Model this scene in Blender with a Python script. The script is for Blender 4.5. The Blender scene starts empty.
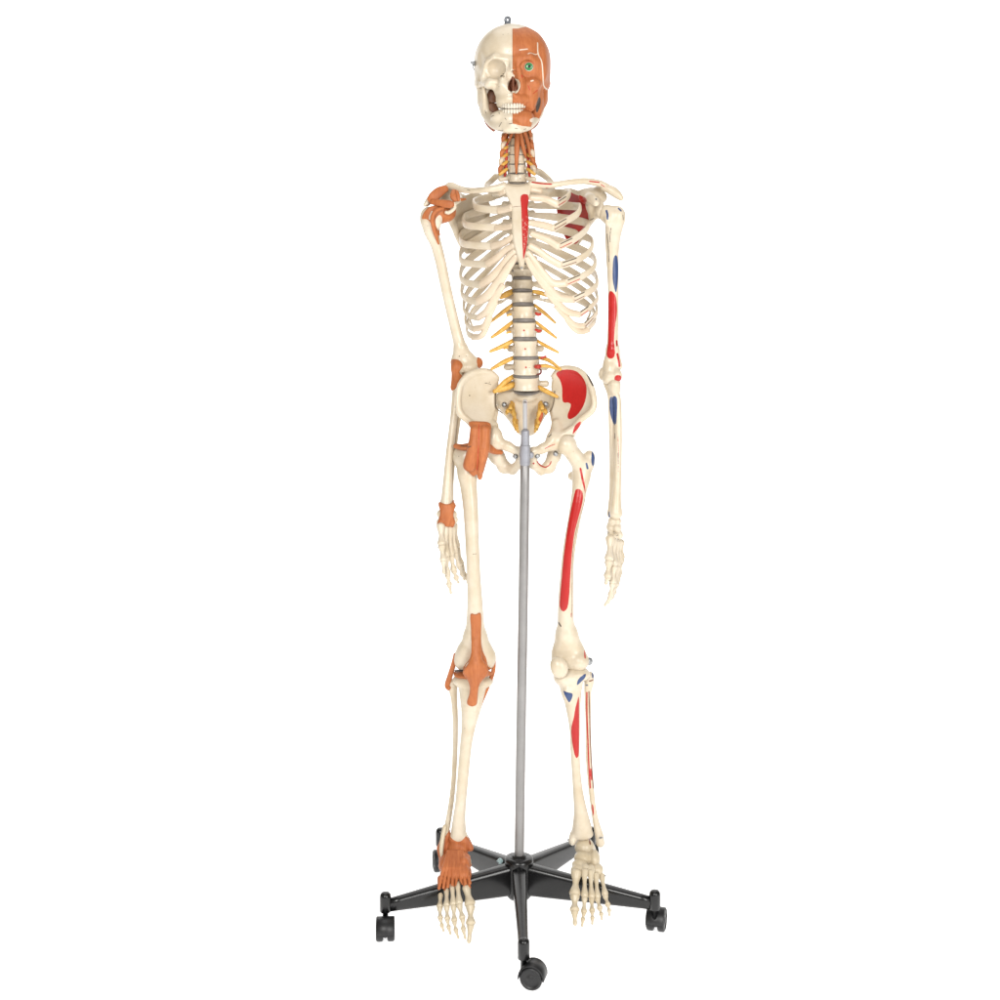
import bpy, math, random
import numpy as np
random.seed(4); RNG = np.random.default_rng(4)
sc = bpy.context.scene
COL = sc.collection

# ------------------------------------------------------------------ measuring
S, D, H, HY = 532.0, 2.7, 1.25, 250.0       # px per metre at y=0, camera distance and height, horizon row
def sc_at(y): return (1 + y / D) / S
def p3(px, py, y):
    s = sc_at(y)
    return np.array([(px - 500) * s, y, H - (py - HY) * s])

# ------------------------------------------------------------------ objects
WLOC = {}
def link(name, verts, faces, mat, parent=None, smooth=True, attrs=None, label=None, origin=None):
    verts = np.asarray(verts, float)
    c = np.asarray(origin, float) if origin is not None else (verts.min(0) + verts.max(0)) / 2
    me = bpy.data.meshes.new(name)
    me.from_pydata((verts - c).tolist(), [], faces if isinstance(faces, list) else faces.tolist())
    if attrs:
        for k, v in attrs.items():
            a = me.attributes.new(k, 'FLOAT', 'POINT'); a.data.foreach_set('value', np.asarray(v, np.float32))
    if smooth: me.polygons.foreach_set('use_smooth', [True] * len(me.polygons))
    me.materials.append(mat); me.update()
    o = bpy.data.objects.new(name, me); COL.objects.link(o)
    if parent is not None:
        o.parent = parent; o.location = c - WLOC[parent]
    else: o.location = c
    WLOC[o] = c
    if label: o['label'] = label
    return o
def empty(name, loc, label, cat):
    o = bpy.data.objects.new(name, None); COL.objects.link(o); o.location = loc
    o.empty_display_size = .05; o['label'] = label; o['category'] = cat; WLOC[o] = np.array(loc, float)
    return o

class MB:                                    # collects pieces of ONE mesh
    def __init__(s): s.v = []; s.f = []; s.n = 0
    def add(s, v, f):
        s.v.append(np.asarray(v, float)); s.f += [[i + s.n for i in q] for q in f]; s.n += len(v); return s
    def build(s, name, mat, parent=None, **k): return link(name, np.vstack(s.v), s.f, mat, parent, **k)

def spline(P, n):
    P = np.asarray(P, float); m = len(P)
    if m == 2:
        t = np.linspace(0, 1, n)[:, None]; return P[0] * (1 - t) + P[1] * t
    E = np.vstack([2 * P[0] - P[1], P, 2 * P[-1] - P[-2]])
    out = []
    for t in np.linspace(0, m - 1, n):
        i = min(int(t), m - 2); u = t - i
        a, b, c, d = E[i], E[i + 1], E[i + 2], E[i + 3]
        out.append(.5 * (2 * b + (c - a) * u + (2 * a - 5 * b + 4 * c - d) * u * u + (3 * b - a - 3 * c + d) * u ** 3))
    return np.array(out)

def sweep(P, ra, rb=None, up=(0, 0, 1), n=None, sides=12, exp=1.0):
    """tube along P; ra half-size across, rb half-size along the up-ish axis"""
    P = np.asarray(P, float); m = len(P)
    ra = np.broadcast_to(np.asarray(ra, float), (m,)); rb = ra if rb is None else np.broadcast_to(np.asarray(rb, float), (m,))
    n = n or max(2, (m - 1) * 6 + 1)
    Q = spline(np.column_stack([P, ra, rb]), n)
    C, A, B = Q[:, :3], np.maximum(Q[:, 3], 1e-4), np.maximum(Q[:, 4], 1e-4)
    T = np.gradient(C, axis=0); T /= np.linalg.norm(T, axis=1)[:, None] + 1e-12
    up = np.broadcast_to(np.asarray(up, float), (n, 3)) if np.ndim(up) == 1 else spline(up, n)
    V = []; F = []
    ang = np.linspace(0, 2 * math.pi, sides, endpoint=False)
    ca, sa = np.cos(ang), np.sin(ang)
    ca = np.sign(ca) * np.abs(ca) ** exp; sa = np.sign(sa) * np.abs(sa) ** exp
    def ring(c, t, u, a, b):
        s = np.cross(t, u); L = np.linalg.norm(s)
        s = s / L if L > 1e-6 else np.array([1., 0, 0])
        w = np.cross(s, t)
        return c + a * ca[:, None] * s + b * sa[:, None] * w
    rings = []
    for k in range(n):
        if k == 0:
            rings.append(ring(C[0] - T[0] * min(A[0], B[0]) * .55, T[0], up[0], A[0] * .55, B[0] * .55))
        rings.append(ring(C[k], T[k], up[k], A[k], B[k]))
        if k == n - 1:
            rings.append(ring(C[k] + T[k] * min(A[k], B[k]) * .55, T[k], up[k], A[k] * .55, B[k] * .55))
    V = np.vstack(rings); R = len(rings)
    for k in range(R - 1):
        for j in range(sides):
            j2 = (j + 1) % sides
            F.append([k * sides + j, k * sides + j2, (k + 1) * sides + j2, (k + 1) * sides + j])
    F.append(list(range(sides))[::-1]); F.append([(R - 1) * sides + j for j in range(sides)])
    return V, F
def pxsweep(pts, up=(0, 0, 1), rb=None, **k):
    """pts: (px,py,y,r[,rb]) radii in px"""
    P = [p3(*q[:3]) for q in pts]
    ra = [q[3] * sc_at(q[2]) for q in pts]
    b = [(q[4] if len(q) > 4 else q[3]) * sc_at(q[2]) for q in pts]
    return sweep(P, ra, b, up, **k)
def lathe(prof, c, axis=(0, 0, 1), sides=24):
    axis = np.array(axis, float); axis /= np.linalg.norm(axis)
    e = np.array([1., 0, 0]) if abs(axis[0]) < .9 else np.array([0, 1., 0])
    u = np.cross(axis, e); u /= np.linalg.norm(u); w = np.cross(axis, u)
    V = []; F = []
    for r, z in prof:
        for a in np.linspace(0, 2 * math.pi, sides, endpoint=False):
            V.append(np.asarray(c) + axis * z + r * (math.cos(a) * u + math.sin(a) * w))
    for k in range(len(prof) - 1):
        for j in range(sides):
            j2 = (j + 1) % sides
            F.append([k * sides + j, k * sides + j2, (k + 1) * sides + j2, (k + 1) * sides + j])
    F.append(list(range(sides))[::-1]); F.append([(len(prof) - 1) * sides + j for j in range(sides)])
    return V, F

# ------------------------------------------------------------------ implicit solids
def smin(a, b, k):
    if k <= 0: return np.minimum(a, b)
    h = np.maximum(k - np.abs(a - b), 0) / k
    return np.minimum(a, b) - h * h * k * .25
def cone(a, b, ra, rb, k=.002, flat=None, neg=False):
    """tapered capsule; flat=(axis, factor) squashes it along axis"""
    a = np.array(a, float); b = np.array(b, float)
    ax = None
    if flat is not None:
        ax = np.array(flat[0], float); ax /= np.linalg.norm(ax); g = 1 / flat[1] - 1
    m = max(ra, rb)
    def fn(X, Y, Z):
        ba = b - a; dx, dy, dz = X - a[0], Y - a[1], Z - a[2]
        if ax is not None:
            q = g * (dx * ax[0] + dy * ax[1] + dz * ax[2]); dx, dy, dz = dx + q * ax[0], dy + q * ax[1], dz + q * ax[2]
            ba = ba + g * ax * ba.dot(ax)
        t = np.clip((dx * ba[0] + dy * ba[1] + dz * ba[2]) / (ba.dot(ba) + 1e-12), 0, 1)
        d = np.sqrt((dx - t * ba[0]) ** 2 + (dy - t * ba[1]) ** 2 + (dz - t * ba[2]) ** 2) - (ra + t * (rb - ra))
        return d
    return (fn, np.minimum(a, b) - m, np.maximum(a, b) + m, k, neg)
def ell(c, r, k=.003, R=None, neg=False):
    c = np.array(c, float); r = np.array(r, float); m = r.max()
    def fn(X, Y, Z):
        dx, dy, dz = X - c[0], Y - c[1], Z - c[2]
        if R is not None:
            dx, dy, dz = (R[0][0] * dx + R[0][1] * dy + R[0][2] * dz, R[1][0] * dx + R[1][1] * dy + R[1][2] * dz, R[2][0] * dx + R[2][1] * dy + R[2][2] * dz)
        k0 = np.sqrt((dx / r[0]) ** 2 + (dy / r[1]) ** 2 + (dz / r[2]) ** 2)
        k1 = np.sqrt((dx / r[0] ** 2) ** 2 + (dy / r[1] ** 2) ** 2 + (dz / r[2] ** 2) ** 2) + 1e-9
        return k0 * (k0 - 1) / k1
    return (fn, c - m, c + m, k, neg)
def pell(px, py, y, rx, rz, ry, k=1.5, rot=0, neg=False):
    """ellipsoid, radii px (x, z, depth), rot degrees in picture plane (counter-clockwise)"""
    s = sc_at(y); a = math.radians(rot)
    R = [[math.cos(a), 0, math.sin(a)], [0, 1, 0], [-math.sin(a), 0, math.cos(a)]]
    return ell(p3(px, py, y), (rx * s, ry * s, rz * s), k / S, R, neg)
def pcone(a, b, k=1.5, flat=None, neg=False):
    return cone(p3(*a[:3]), p3(*b[:3]), a[3] * sc_at(a[2]), b[3] * sc_at(b[2]), k / S, flat, neg)
def chain(pts, k=1.5, n=None, flat=None, neg=False):
    P = np.array([list(p3(*q[:3])) + [q[3] * sc_at(q[2])] for q in pts])
    if n is None: n = (len(pts) - 1) * 3 + 1
    Q = spline(P, n) if n > len(pts) else P
    seg = [cone(Q[i, :3], Q[i + 1, :3], max(Q[i, 3], 3e-4), max(Q[i + 1, 3], 3e-4), k / S, flat, neg) for i in range(len(Q) - 1)]
    def fn(X, Y, Z):
        d = np.full(np.broadcast_shapes(X.shape, Y.shape, Z.shape), .02); m = .008
        for f, lo, hi, _, _ in seg:
            i = [np.searchsorted(a.ravel(), (lo[j] - m, hi[j] + m)) for j, a in enumerate((X, Y, Z))]
            if any(q[1] <= q[0] for q in i): continue
            s = tuple(slice(*q) for q in i)
            d[s] = np.minimum(d[s], f(X[s[0]], Y[:, s[1]], Z[:, :, s[2]]))
        return d
    return [(fn, np.min([s[1] for s in seg], 0), np.max([s[2] for s in seg], 0), k / S, neg)]
def poly_sd(poly, X, Z):
    """signed distance to polygon (n,2); X,Z broadcast"""
    X, Z = np.broadcast_arrays(X, Z)
    d = np.full(X.shape, 1e9); ins = np.zeros(X.shape, bool); n = len(poly)
    for i in range(n):
        ax, az = poly[i]; bx, bz = poly[(i + 1) % n]
        ex, ez = bx - ax, bz - az; wx, wz = X - ax, Z - az
        t = np.clip((wx * ex + wz * ez) / (ex * ex + ez * ez + 1e-15), 0, 1)
        d = np.minimum(d, (wx - ex * t) ** 2 + (wz - ez * t) ** 2)
        c = ((az <= Z) & (bz > Z)) | ((bz <= Z) & (az > Z))
        with np.errstate(divide='ignore', invalid='ignore'):
            ins ^= c & (X < ax + (Z - az) / (ez if ez != 0 else 1e-12) * ex)
    return np.where(ins, -1, 1) * np.sqrt(d)
def pxpoly(pts, y=None, smooth=0):
    q = [p3(p[0], p[1], p[2] if len(p) > 2 else y) for p in pts]
    P = np.array([[a[0], a[2]] for a in q])
    if smooth:
        P = spline(np.vstack([P[-1], P, P[0], P[1]]), (len(P) + 2) * smooth + 1)[smooth:-smooth - 1]
    return P
def plate(pts, depth, t, k=1.5, rnd=None, smooth=4, neg=False):
    """plate with picture-plane outline pts (px,py,y), depth(x,z) mid surface, half thickness t (m)"""
    poly = pxpoly(pts, smooth=smooth); r = t * .9 if rnd is None else rnd
    def fn(X, Y, Z):
        X2 = X[:, 0, 0][:, None]; Z2 = Z[0, 0, :][None, :]
        sd = poly_sd(poly, X2, Z2)[:, None, :]; f = depth(X2 + 0 * Z2, Z2 + 0 * X2)[:, None, :]
        a = sd + r; b = np.abs(Y - f) - t + r
        return np.minimum(np.maximum(a, b), 0) + np.sqrt(np.maximum(a, 0) ** 2 + np.maximum(b, 0) ** 2) - r
    ys = [p[2] for p in pts]
    lo = np.array([poly[:, 0].min(), min(ys) - .04, poly[:, 1].min()]); hi = np.array([poly[:, 0].max(), max(ys) + .04, poly[:, 1].max()])
    return (fn, lo, hi, k / S, neg)
def fitdepth(pts, bowl=0):
    """least-squares plane through the points' depths (+ a bowl towards +y in the middle)"""
    q = np.array([p3(*p[:3]) for p in pts]); A = np.column_stack([q[:, 0], q[:, 2], np.ones(len(q))])
    co = np.linalg.lstsq(A, q[:, 1], rcond=None)[0]; cx, cz = q[:, 0].mean(), q[:, 2].mean()
    R2 = ((q[:, 0] - cx) ** 2 + (q[:, 2] - cz) ** 2).mean()
    return lambda x, z: co[0] * x + co[1] * z + co[2] + bowl * np.maximum(0, 1 - ((x - cx) ** 2 + (z - cz) ** 2) / R2)

class Field:
    def __init__(s, prims, h, pad=.006, lo=None, hi=None):
        pos = [p for p in prims if not p[4]]
        s.lo = (np.min([p[1] for p in pos], 0) if lo is None else np.array(lo)) - pad
        s.hi = (np.max([p[2] for p in pos], 0) if hi is None else np.array(hi)) + pad
        s.h = h; s.n = np.ceil((s.hi - s.lo) / h).astype(int) + 1
        s.ax = [s.lo[i] + h * np.arange(s.n[i]) for i in range(3)]
        s.d = np.full(s.n, .02, np.float32)
        for p in prims: s.put(p)
    def put(s, p):
        fn, lo, hi, k, neg = p
        m = k + 4 * s.h + .004
        i0 = np.clip(np.floor((lo - m - s.lo) / s.h).astype(int), 0, s.n); i1 = np.clip(np.ceil((hi + m - s.lo) / s.h).astype(int) + 1, 0, s.n)
        if (i1 - i0 < 2).any(): return
        sl = tuple(slice(i0[j], i1[j]) for j in range(3))
        X, Y, Z = s.ax[0][sl[0]][:, None, None], s.ax[1][sl[1]][None, :, None], s.ax[2][sl[2]][None, None, :]
        v = fn(X, Y, Z)
        if neg: s.d[sl] = -smin(-s.d[sl], v, k)
        else: s.d[sl] = smin(s.d[sl], v, k)
    def grid(s): return s.ax[0][:, None, None], s.ax[1][None, :, None], s.ax[2][None, None, :]
    def mesh(s, smooth=1):
        d = s.d; d[0] = d[-1] = .01; d[:, 0] = d[:, -1] = .01; d[:, :, 0] = d[:, :, -1] = .01
        ins = d < 0; nx, ny, nz = d.shape
        cnt = np.zeros((nx - 1, ny - 1, nz - 1), np.int8)
        for i in (0, 1):
            for j in (0, 1):
                for k in (0, 1): cnt += ins[i:nx - 1 + i, j:ny - 1 + j, k:nz - 1 + k]
        act = (cnt > 0) & (cnt < 8)
        I = np.argwhere(act); idx = np.full(act.shape, -1, np.int64); idx[act] = np.arange(len(I))
        acc = np.zeros((len(I), 3)); num = np.zeros(len(I))
        corners = [(i, j, k) for i in (0, 1) for j in (0, 1) for k in (0, 1)]
        for a in corners:
            for ax in range(3):
                if a[ax]: continue
                b = list(a); b[ax] = 1
                da = d[I[:, 0] + a[0], I[:, 1] + a[1], I[:, 2] + a[2]].astype(float); db = d[I[:, 0] + b[0], I[:, 1] + b[1], I[:, 2] + b[2]].astype(float)
                cr = (da < 0) != (db < 0)
                t = np.where(cr, da / np.where(cr, da - db, 1), 0)
                pos = np.repeat(np.array([a], float), len(I), 0); pos[:, ax] = t
                acc[cr] += pos[cr]; num[cr] += 1
        V = s.lo + s.h * (I + acc / np.maximum(num, 1)[:, None])
        F = []
        for ax in range(3):
            sa = [slice(None)] * 3; sb = [slice(None)] * 3; sa[ax] = slice(0, -1); sb[ax] = slice(1, None)
            A, B = ins[tuple(sa)], ins[tuple(sb)]
            E = np.argwhere(A != B); fl = A[tuple(E.T)]
            u, w = [(1, 2), (2, 0), (0, 1)][ax]
            def c(du, dw):
                q = E.copy(); q[:, u] -= du; q[:, w] -= dw
                return idx[q[:, 0], q[:, 1], q[:, 2]]
            q = np.column_stack([c(0, 0), c(1, 0), c(1, 1), c(0, 1)])
            q[~fl] = q[~fl][:, ::-1]
            F.append(q)
        F = np.vstack(F); F = F[(F >= 0).all(1)]
        for _ in range(smooth):
            a2 = np.zeros_like(V); n2 = np.zeros(len(V))
            for i, j in ((0, 1), (1, 2), (2, 3), (3, 0)):
                np.add.at(a2, F[:, i], V[F[:, j]]); np.add.at(n2, F[:, i], 1)
                np.add.at(a2, F[:, j], V[F[:, i]]); np.add.at(n2, F[:, j], 1)
            V = V * .45 + .55 * a2 / np.maximum(n2, 1)[:, None]
        return V, F
def normals(V, F):
    n = np.cross(V[F[:, 2]] - V[F[:, 0]], V[F[:, 3]] - V[F[:, 1]]); N = np.zeros_like(V)
    for i in range(4): np.add.at(N, F[:, i], n)
    return N / (np.linalg.norm(N, axis=1)[:, None] + 1e-12)

def paint(V, N, marks, y):
    """marks: (attr, kind, data): 'poly' closed outline, 'line' stroke (pts, half-width px), 'dot' (px,py,r). Painted on the front of the bone."""
    out = {}
    for attr, kind, data in marks:
        yy = y
        if kind == 'poly': f = -poly_sd(pxpoly(data, yy, smooth=4), V[:, 0], V[:, 2])
        elif kind == 'sharp': f = -poly_sd(pxpoly(data, yy), V[:, 0], V[:, 2])
        elif kind == 'dot':
            c = p3(data[0], data[1], yy); f = data[2] * sc_at(yy) - np.hypot(V[:, 0] - c[0], V[:, 2] - c[2])
        else:
            pts, w = data; P = spline(np.array([p3(a, b, yy) for a, b in pts]), (len(pts) - 1) * 5 + 1); f = np.full(len(V), -1.)
            for i in range(len(P) - 1):
                e = P[i + 1] - P[i]; wx, wz = V[:, 0] - P[i, 0], V[:, 2] - P[i, 2]
                t = np.clip((wx * e[0] + wz * e[2]) / (e[0] ** 2 + e[2] ** 2 + 1e-15), 0, 1)
                f = np.maximum(f, w * sc_at(yy) - np.hypot(wx - t * e[0], wz - t * e[2]))
        f = np.minimum(f, (.25 - N[:, 1]) * .01)
        f = np.clip(f, -.003, .003)
        out[attr] = np.maximum(out[attr], f) if attr in out else f
    return out
def solid(name, prims, mat, parent, h=.0015, smooth=1, marks=None, y=0, label=None, field=None):
    fl = field or Field(prims, h)
    fl.d -= .0006
    V, F = fl.mesh(smooth)
    at = paint(V, normals(V, F), marks, y) if marks else None
    return link(name, V, F, mat, parent, attrs=at, label=label)
def shell(name, prims, polys, mat, parent, off=.0018, h=.0014, extra=(), y=0, front=None, smooth=1, lo=None, hi=None, label=None, marks=None):
    """soft tissue wrapped over the solids: their surface pushed out by off, cut to outlines polys (px at depth y)"""
    pl = [pxpoly(q, y, smooth=4) for q in polys]
    a = np.vstack(pl); lo_ = np.array([a[:, 0].min(), y - .09, a[:, 1].min()]) - .004; hi_ = np.array([a[:, 0].max(), y + .09, a[:, 1].max()]) + .004
    if front is not None: hi_[1] = front + .004
    f = Field(prims, h, pad=0, lo=lo_ if lo is None else lo, hi=hi_ if hi is None else hi)
    f.d -= off
    for p in extra: f.put(p)
    X, Y, Z = f.grid(); sd = None
    for q in pl:
        v = poly_sd(q, X[:, :, 0], Z[0])[:, None, :]; sd = v if sd is None else np.minimum(sd, v)
    f.d = np.maximum(f.d, sd.astype(np.float32) + 0 * f.d)
    if front is not None: f.d = np.maximum(f.d, (Y - front).astype(np.float32))
    f.d = np.clip(f.d, -.02, .02)
    V, F = f.mesh(smooth)
    return link(name, V, F, mat, parent, label=label, attrs=paint(V, normals(V, F), marks, y) if marks else None)

# ------------------------------------------------------------------ materials
def srgb(r, g, b):
    f = lambda c: .87 * ((c / 255 / 12.92) if c / 255 <= .04045 else ((c / 255 + .055) / 1.055) ** 2.4)
    return (f(r), f(g), f(b), 1)
def new_mat(name):
    m = bpy.data.materials.new(name); m.use_nodes = True; nt = m.node_tree
    return m, nt, nt.nodes['Principled BSDF']
def noise(nt, scale, detail=4, rough=.55, stretch=None):
    tc = nt.nodes.new('ShaderNodeNewGeometry'); n = nt.nodes.new('ShaderNodeTexNoise')
    n.inputs['Scale'].default_value = scale; n.inputs['Detail'].default_value = detail; n.inputs['Roughness'].default_value = rough
    if stretch:
        mp = nt.nodes.new('ShaderNodeMapping'); mp.inputs['Scale'].default_value = stretch
        nt.links.new(tc.outputs['Position'], mp.inputs['Vector']); nt.links.new(mp.outputs[0], n.inputs['Vector'])
    else: nt.links.new(tc.outputs['Position'], n.inputs['Vector'])
    return n.outputs['Fac']
def ramp(nt, src, p0, c0, p1, c1):
    r = nt.nodes.new('ShaderNodeValToRGB'); r.color_ramp.elements[0].position = p0; r.color_ramp.elements[0].color = c0
    r.color_ramp.elements[1].position = p1; r.color_ramp.elements[1].color = c1; nt.links.new(src, r.inputs['Fac']); return r.outputs['Color']
def mix(nt, fac, a, b, mode='MIX'):
    m = nt.nodes.new('ShaderNodeMix'); m.data_type = 'RGBA'; m.blend_type = mode
    for s, v in ((0, fac), (6, a), (7, b)):
        if hasattr(v, 'is_linked') or hasattr(v, 'links'): nt.links.new(v, m.inputs[s])
        else: m.inputs[s].default_value = v
    return m.outputs[2]
def bump(nt, bs, src, strength, dist):
    b = nt.nodes.new('ShaderNodeBump'); b.inputs['Strength'].default_value = strength; b.inputs['Distance'].default_value = dist
    nt.links.new(src, b.inputs['Height']); nt.links.new(b.outputs[0], bs.inputs['Normal'])
PAINTS = {'mark_red': srgb(186, 24, 20), 'mark_dark_red': srgb(176, 28, 24), 'mark_blue': srgb(52, 74, 120),
          'mark_ink_shade': srgb(70, 58, 50), 'mark_brown': srgb(120, 70, 48), 'mark_white': srgb(218, 205, 186)}  # the ink colour also paints shade into hollows
def bone_mat(name, light, dark, paints=PAINTS, rough=.3, spots=True):
    m, nt, bs = new_mat(name)
    c = ramp(nt, noise(nt, 20, 8, .65), .34, dark, .66, light)
    if spots:
        sp = nt.nodes.new('ShaderNodeMath'); sp.operation = 'GREATER_THAN'; sp.inputs[1].default_value = .735
        nt.links.new(noise(nt, 210, 2), sp.inputs[0])
        sm = nt.nodes.new('ShaderNodeMath'); sm.operation = 'MULTIPLY'; sm.inputs[1].default_value = .3
        nt.links.new(sp.outputs[0], sm.inputs[0])
        c = mix(nt, sm.outputs[0], c, srgb(150, 120, 85))
    wob = nt.nodes.new('ShaderNodeMath'); wob.operation = 'MULTIPLY_ADD'; wob.inputs[1].default_value = .0009; wob.inputs[2].default_value = .99955     # hand-painted edge
    nt.links.new(noise(nt, 420, 3), wob.inputs[0])
    brush = noise(nt, 130, 5, .6, (1, 1, .25))
    for k, col in paints.items():
        at = nt.nodes.new('ShaderNodeAttribute'); at.attribute_name = k
        on = nt.nodes.new('ShaderNodeMath'); on.operation = 'MULTIPLY_ADD'; on.inputs[1].default_value = 1; nt.links.new(at.outputs['Fac'], on.inputs[0]); nt.links.new(wob.outputs[0], on.inputs[2])
        mr = nt.nodes.new('ShaderNodeMapRange'); mr.inputs[1].default_value = 1.0001 if k in ('mark_red', 'mark_blue', 'mark_dark_red') else 1.0; mr.inputs[2].default_value = 1.0006
        nt.links.new(on.outputs[0], mr.inputs[0])
        cut = nt.nodes.new('ShaderNodeMath'); cut.operation = 'GREATER_THAN'; cut.inputs[1].default_value = .00002; nt.links.new(at.outputs['Fac'], cut.inputs[0])
        ml = nt.nodes.new('ShaderNodeMath'); ml.operation = 'MULTIPLY'; nt.links.new(mr.outputs[0], ml.inputs[0]); nt.links.new(cut.outputs[0], ml.inputs[1]); mr = ml
        pc = mix(nt, brush, tuple(v * .8 for v in col[:3]) + (1,), tuple(min(1, v * 1.1 + .006) for v in col[:3]) + (1,))
        c = mix(nt, mr.outputs[0], c, pc)
    nt.links.new(c, bs.inputs['Base Color'])
    bs.inputs['Roughness'].default_value = rough; bs.inputs['Specular IOR Level'].default_value = .5
    bump(nt, bs, noise(nt, 330, 5, .6), .16, .001)
    return m
M = {}
M['bone'] = bone_mat('ivory_bone', srgb(219, 207, 187), srgb(205, 189, 162))
M['rib'] = bone_mat('rib_bone', srgb(221, 209, 189), srgb(209, 193, 166), spots=False)
M['cart'] = bone_mat('cartilage', srgb(218, 201, 178), srgb(210, 189, 162), spots=False)
M['foot'] = bone_mat('foot_bone', srgb(212, 199, 174), srgb(197, 180, 149))
M['tooth'] = bone_mat('tooth_enamel', srgb(222, 213, 196), srgb(214, 203, 184), rough=.25, spots=False)
def muscle_mat(name, a, b, stretch=(1, 1, .12), sc_=240):
    m, nt, bs = new_mat(name)
    f = noise(nt, sc_, 3, .6, stretch)
    c = ramp(nt, f, .3, b, .7, a)
    c = mix(nt, ramp(nt, noise(nt, 34, 4), .4, (0, 0, 0, 1), .75, (.45, .45, .45, 1)), c, srgb(150, 78, 42))
    for k in ('mark_white', 'mark_ink_shade', 'mark_dark_red'):
        at = nt.nodes.new('ShaderNodeAttribute'); at.attribute_name = k
        mr = nt.nodes.new('ShaderNodeMapRange'); mr.inputs[1].default_value = .00005; mr.inputs[2].default_value = .0006
        nt.links.new(at.outputs['Fac'], mr.inputs[0]); c = mix(nt, mr.outputs[0], c, PAINTS[k])
    nt.links.new(c, bs.inputs['Base Color']); bs.inputs['Roughness'].default_value = .5; bs.inputs['Specular IOR Level'].default_value = .3
    bump(nt, bs, f, .35, .0016); return m
M['muscle'] = muscle_mat('ligament_orange', srgb(195, 119, 71), srgb(176, 101, 57))
M['deep'] = muscle_mat('deep_muscle', srgb(170, 104, 76), srgb(150, 84, 58))
M['footlig'] = muscle_mat('foot_ligament_orange', srgb(200, 121, 73), srgb(176, 98, 56), (1, .1, .1), 260)
def plain(name, col, rough, metal=0, nz=0, col2=None, scale=80):
    m, nt, bs = new_mat(name)
    if col2: nt.links.new(ramp(nt, noise(nt, scale, 4), .35, col2, .65, col), bs.inputs['Base Color'])
    else: bs.inputs['Base Color'].default_value = col
    bs.inputs['Roughness'].default_value = rough; bs.inputs['Metallic'].default_value = metal
    if nz: bump(nt, bs, noise(nt, 500, 3), nz, .0006)
    return m
M['disc'] = plain('grey_disc', srgb(126, 120, 114), .6, 0, .1, srgb(106, 100, 95))
M['nerve'] = plain('yellow_nerve', srgb(226, 182, 92), .5, 0, .15, srgb(206, 152, 60), 120)
M['artery'] = plain('red_artery', srgb(200, 60, 40), .45, 0, .1, srgb(170, 40, 30))
M['metal'] = plain('screw_metal', srgb(176, 178, 180), .32, .9)
M['steel'] = plain('pole_metal', srgb(158, 156, 155), .45, .55, .05, srgb(150, 148, 147), 30)
M['sleeve'] = plain('sleeve_metal', srgb(164, 165, 172), .5, .3, .1, srgb(150, 151, 158), 60)
M['chrome'] = plain('rod_chrome', srgb(214, 214, 216), .32, .35)
M['black'] = plain('black_plastic', srgb(9, 9, 10), .27, 0, .06, srgb(10, 10, 11), 40)
M['rubber'] = plain('black_caster', srgb(22, 22, 24), .42, 0, .1, srgb(17, 17, 19), 60)
M['eye'] = plain('eye_white', srgb(205, 215, 200), .15)
M['iris'] = plain('green_iris', srgb(70, 150, 84), .2, 0, 0, srgb(40, 110, 66), 900)
M['pupil'] = plain('black_pupil', srgb(16, 20, 18), .1)
M['clear'] = plain('pale_cord', srgb(220, 222, 224), .4)

# ================================================================== SKELETON
sk = empty('anatomical_skeleton', (0, 0, .03), 'ivory anatomical skeleton model with orange ligaments and red and blue muscle patches, on the pole', 'skeleton')
B, MU = M['bone'], M['muscle']
def tube(name, pts, mat, parent, sides=8, up=(0, 0, 1), **k):
    V, F = pxsweep(pts, sides=sides, up=up); return link(name, V, F, mat, parent, **k)
def rnd_screw(c, r, axis, parent, mat=None):
    """cross-head screw: washer, domed head and slot"""
    mb = MB(); ax = np.array(axis, float); ax /= np.linalg.norm(ax)
    mb.add(*lathe([(r * 1.25, -.0015), (r * 1.25, .0004), (r * .95, .0006), (r * .9, .0016), (r * .5, .0026), (r * .1, .0029)], c, ax, 16))
    e = np.cross(ax, [0, 0, 1.]); e /= np.linalg.norm(e)
    for d in (e, np.cross(e, ax)):
        mb.add(*sweep([c - d * r * .6 + ax * .0028, c + d * r * .6 + ax * .0028], r * .16, sides=6))
    return mb.build('screw', mat or M['metal'], parent)

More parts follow.
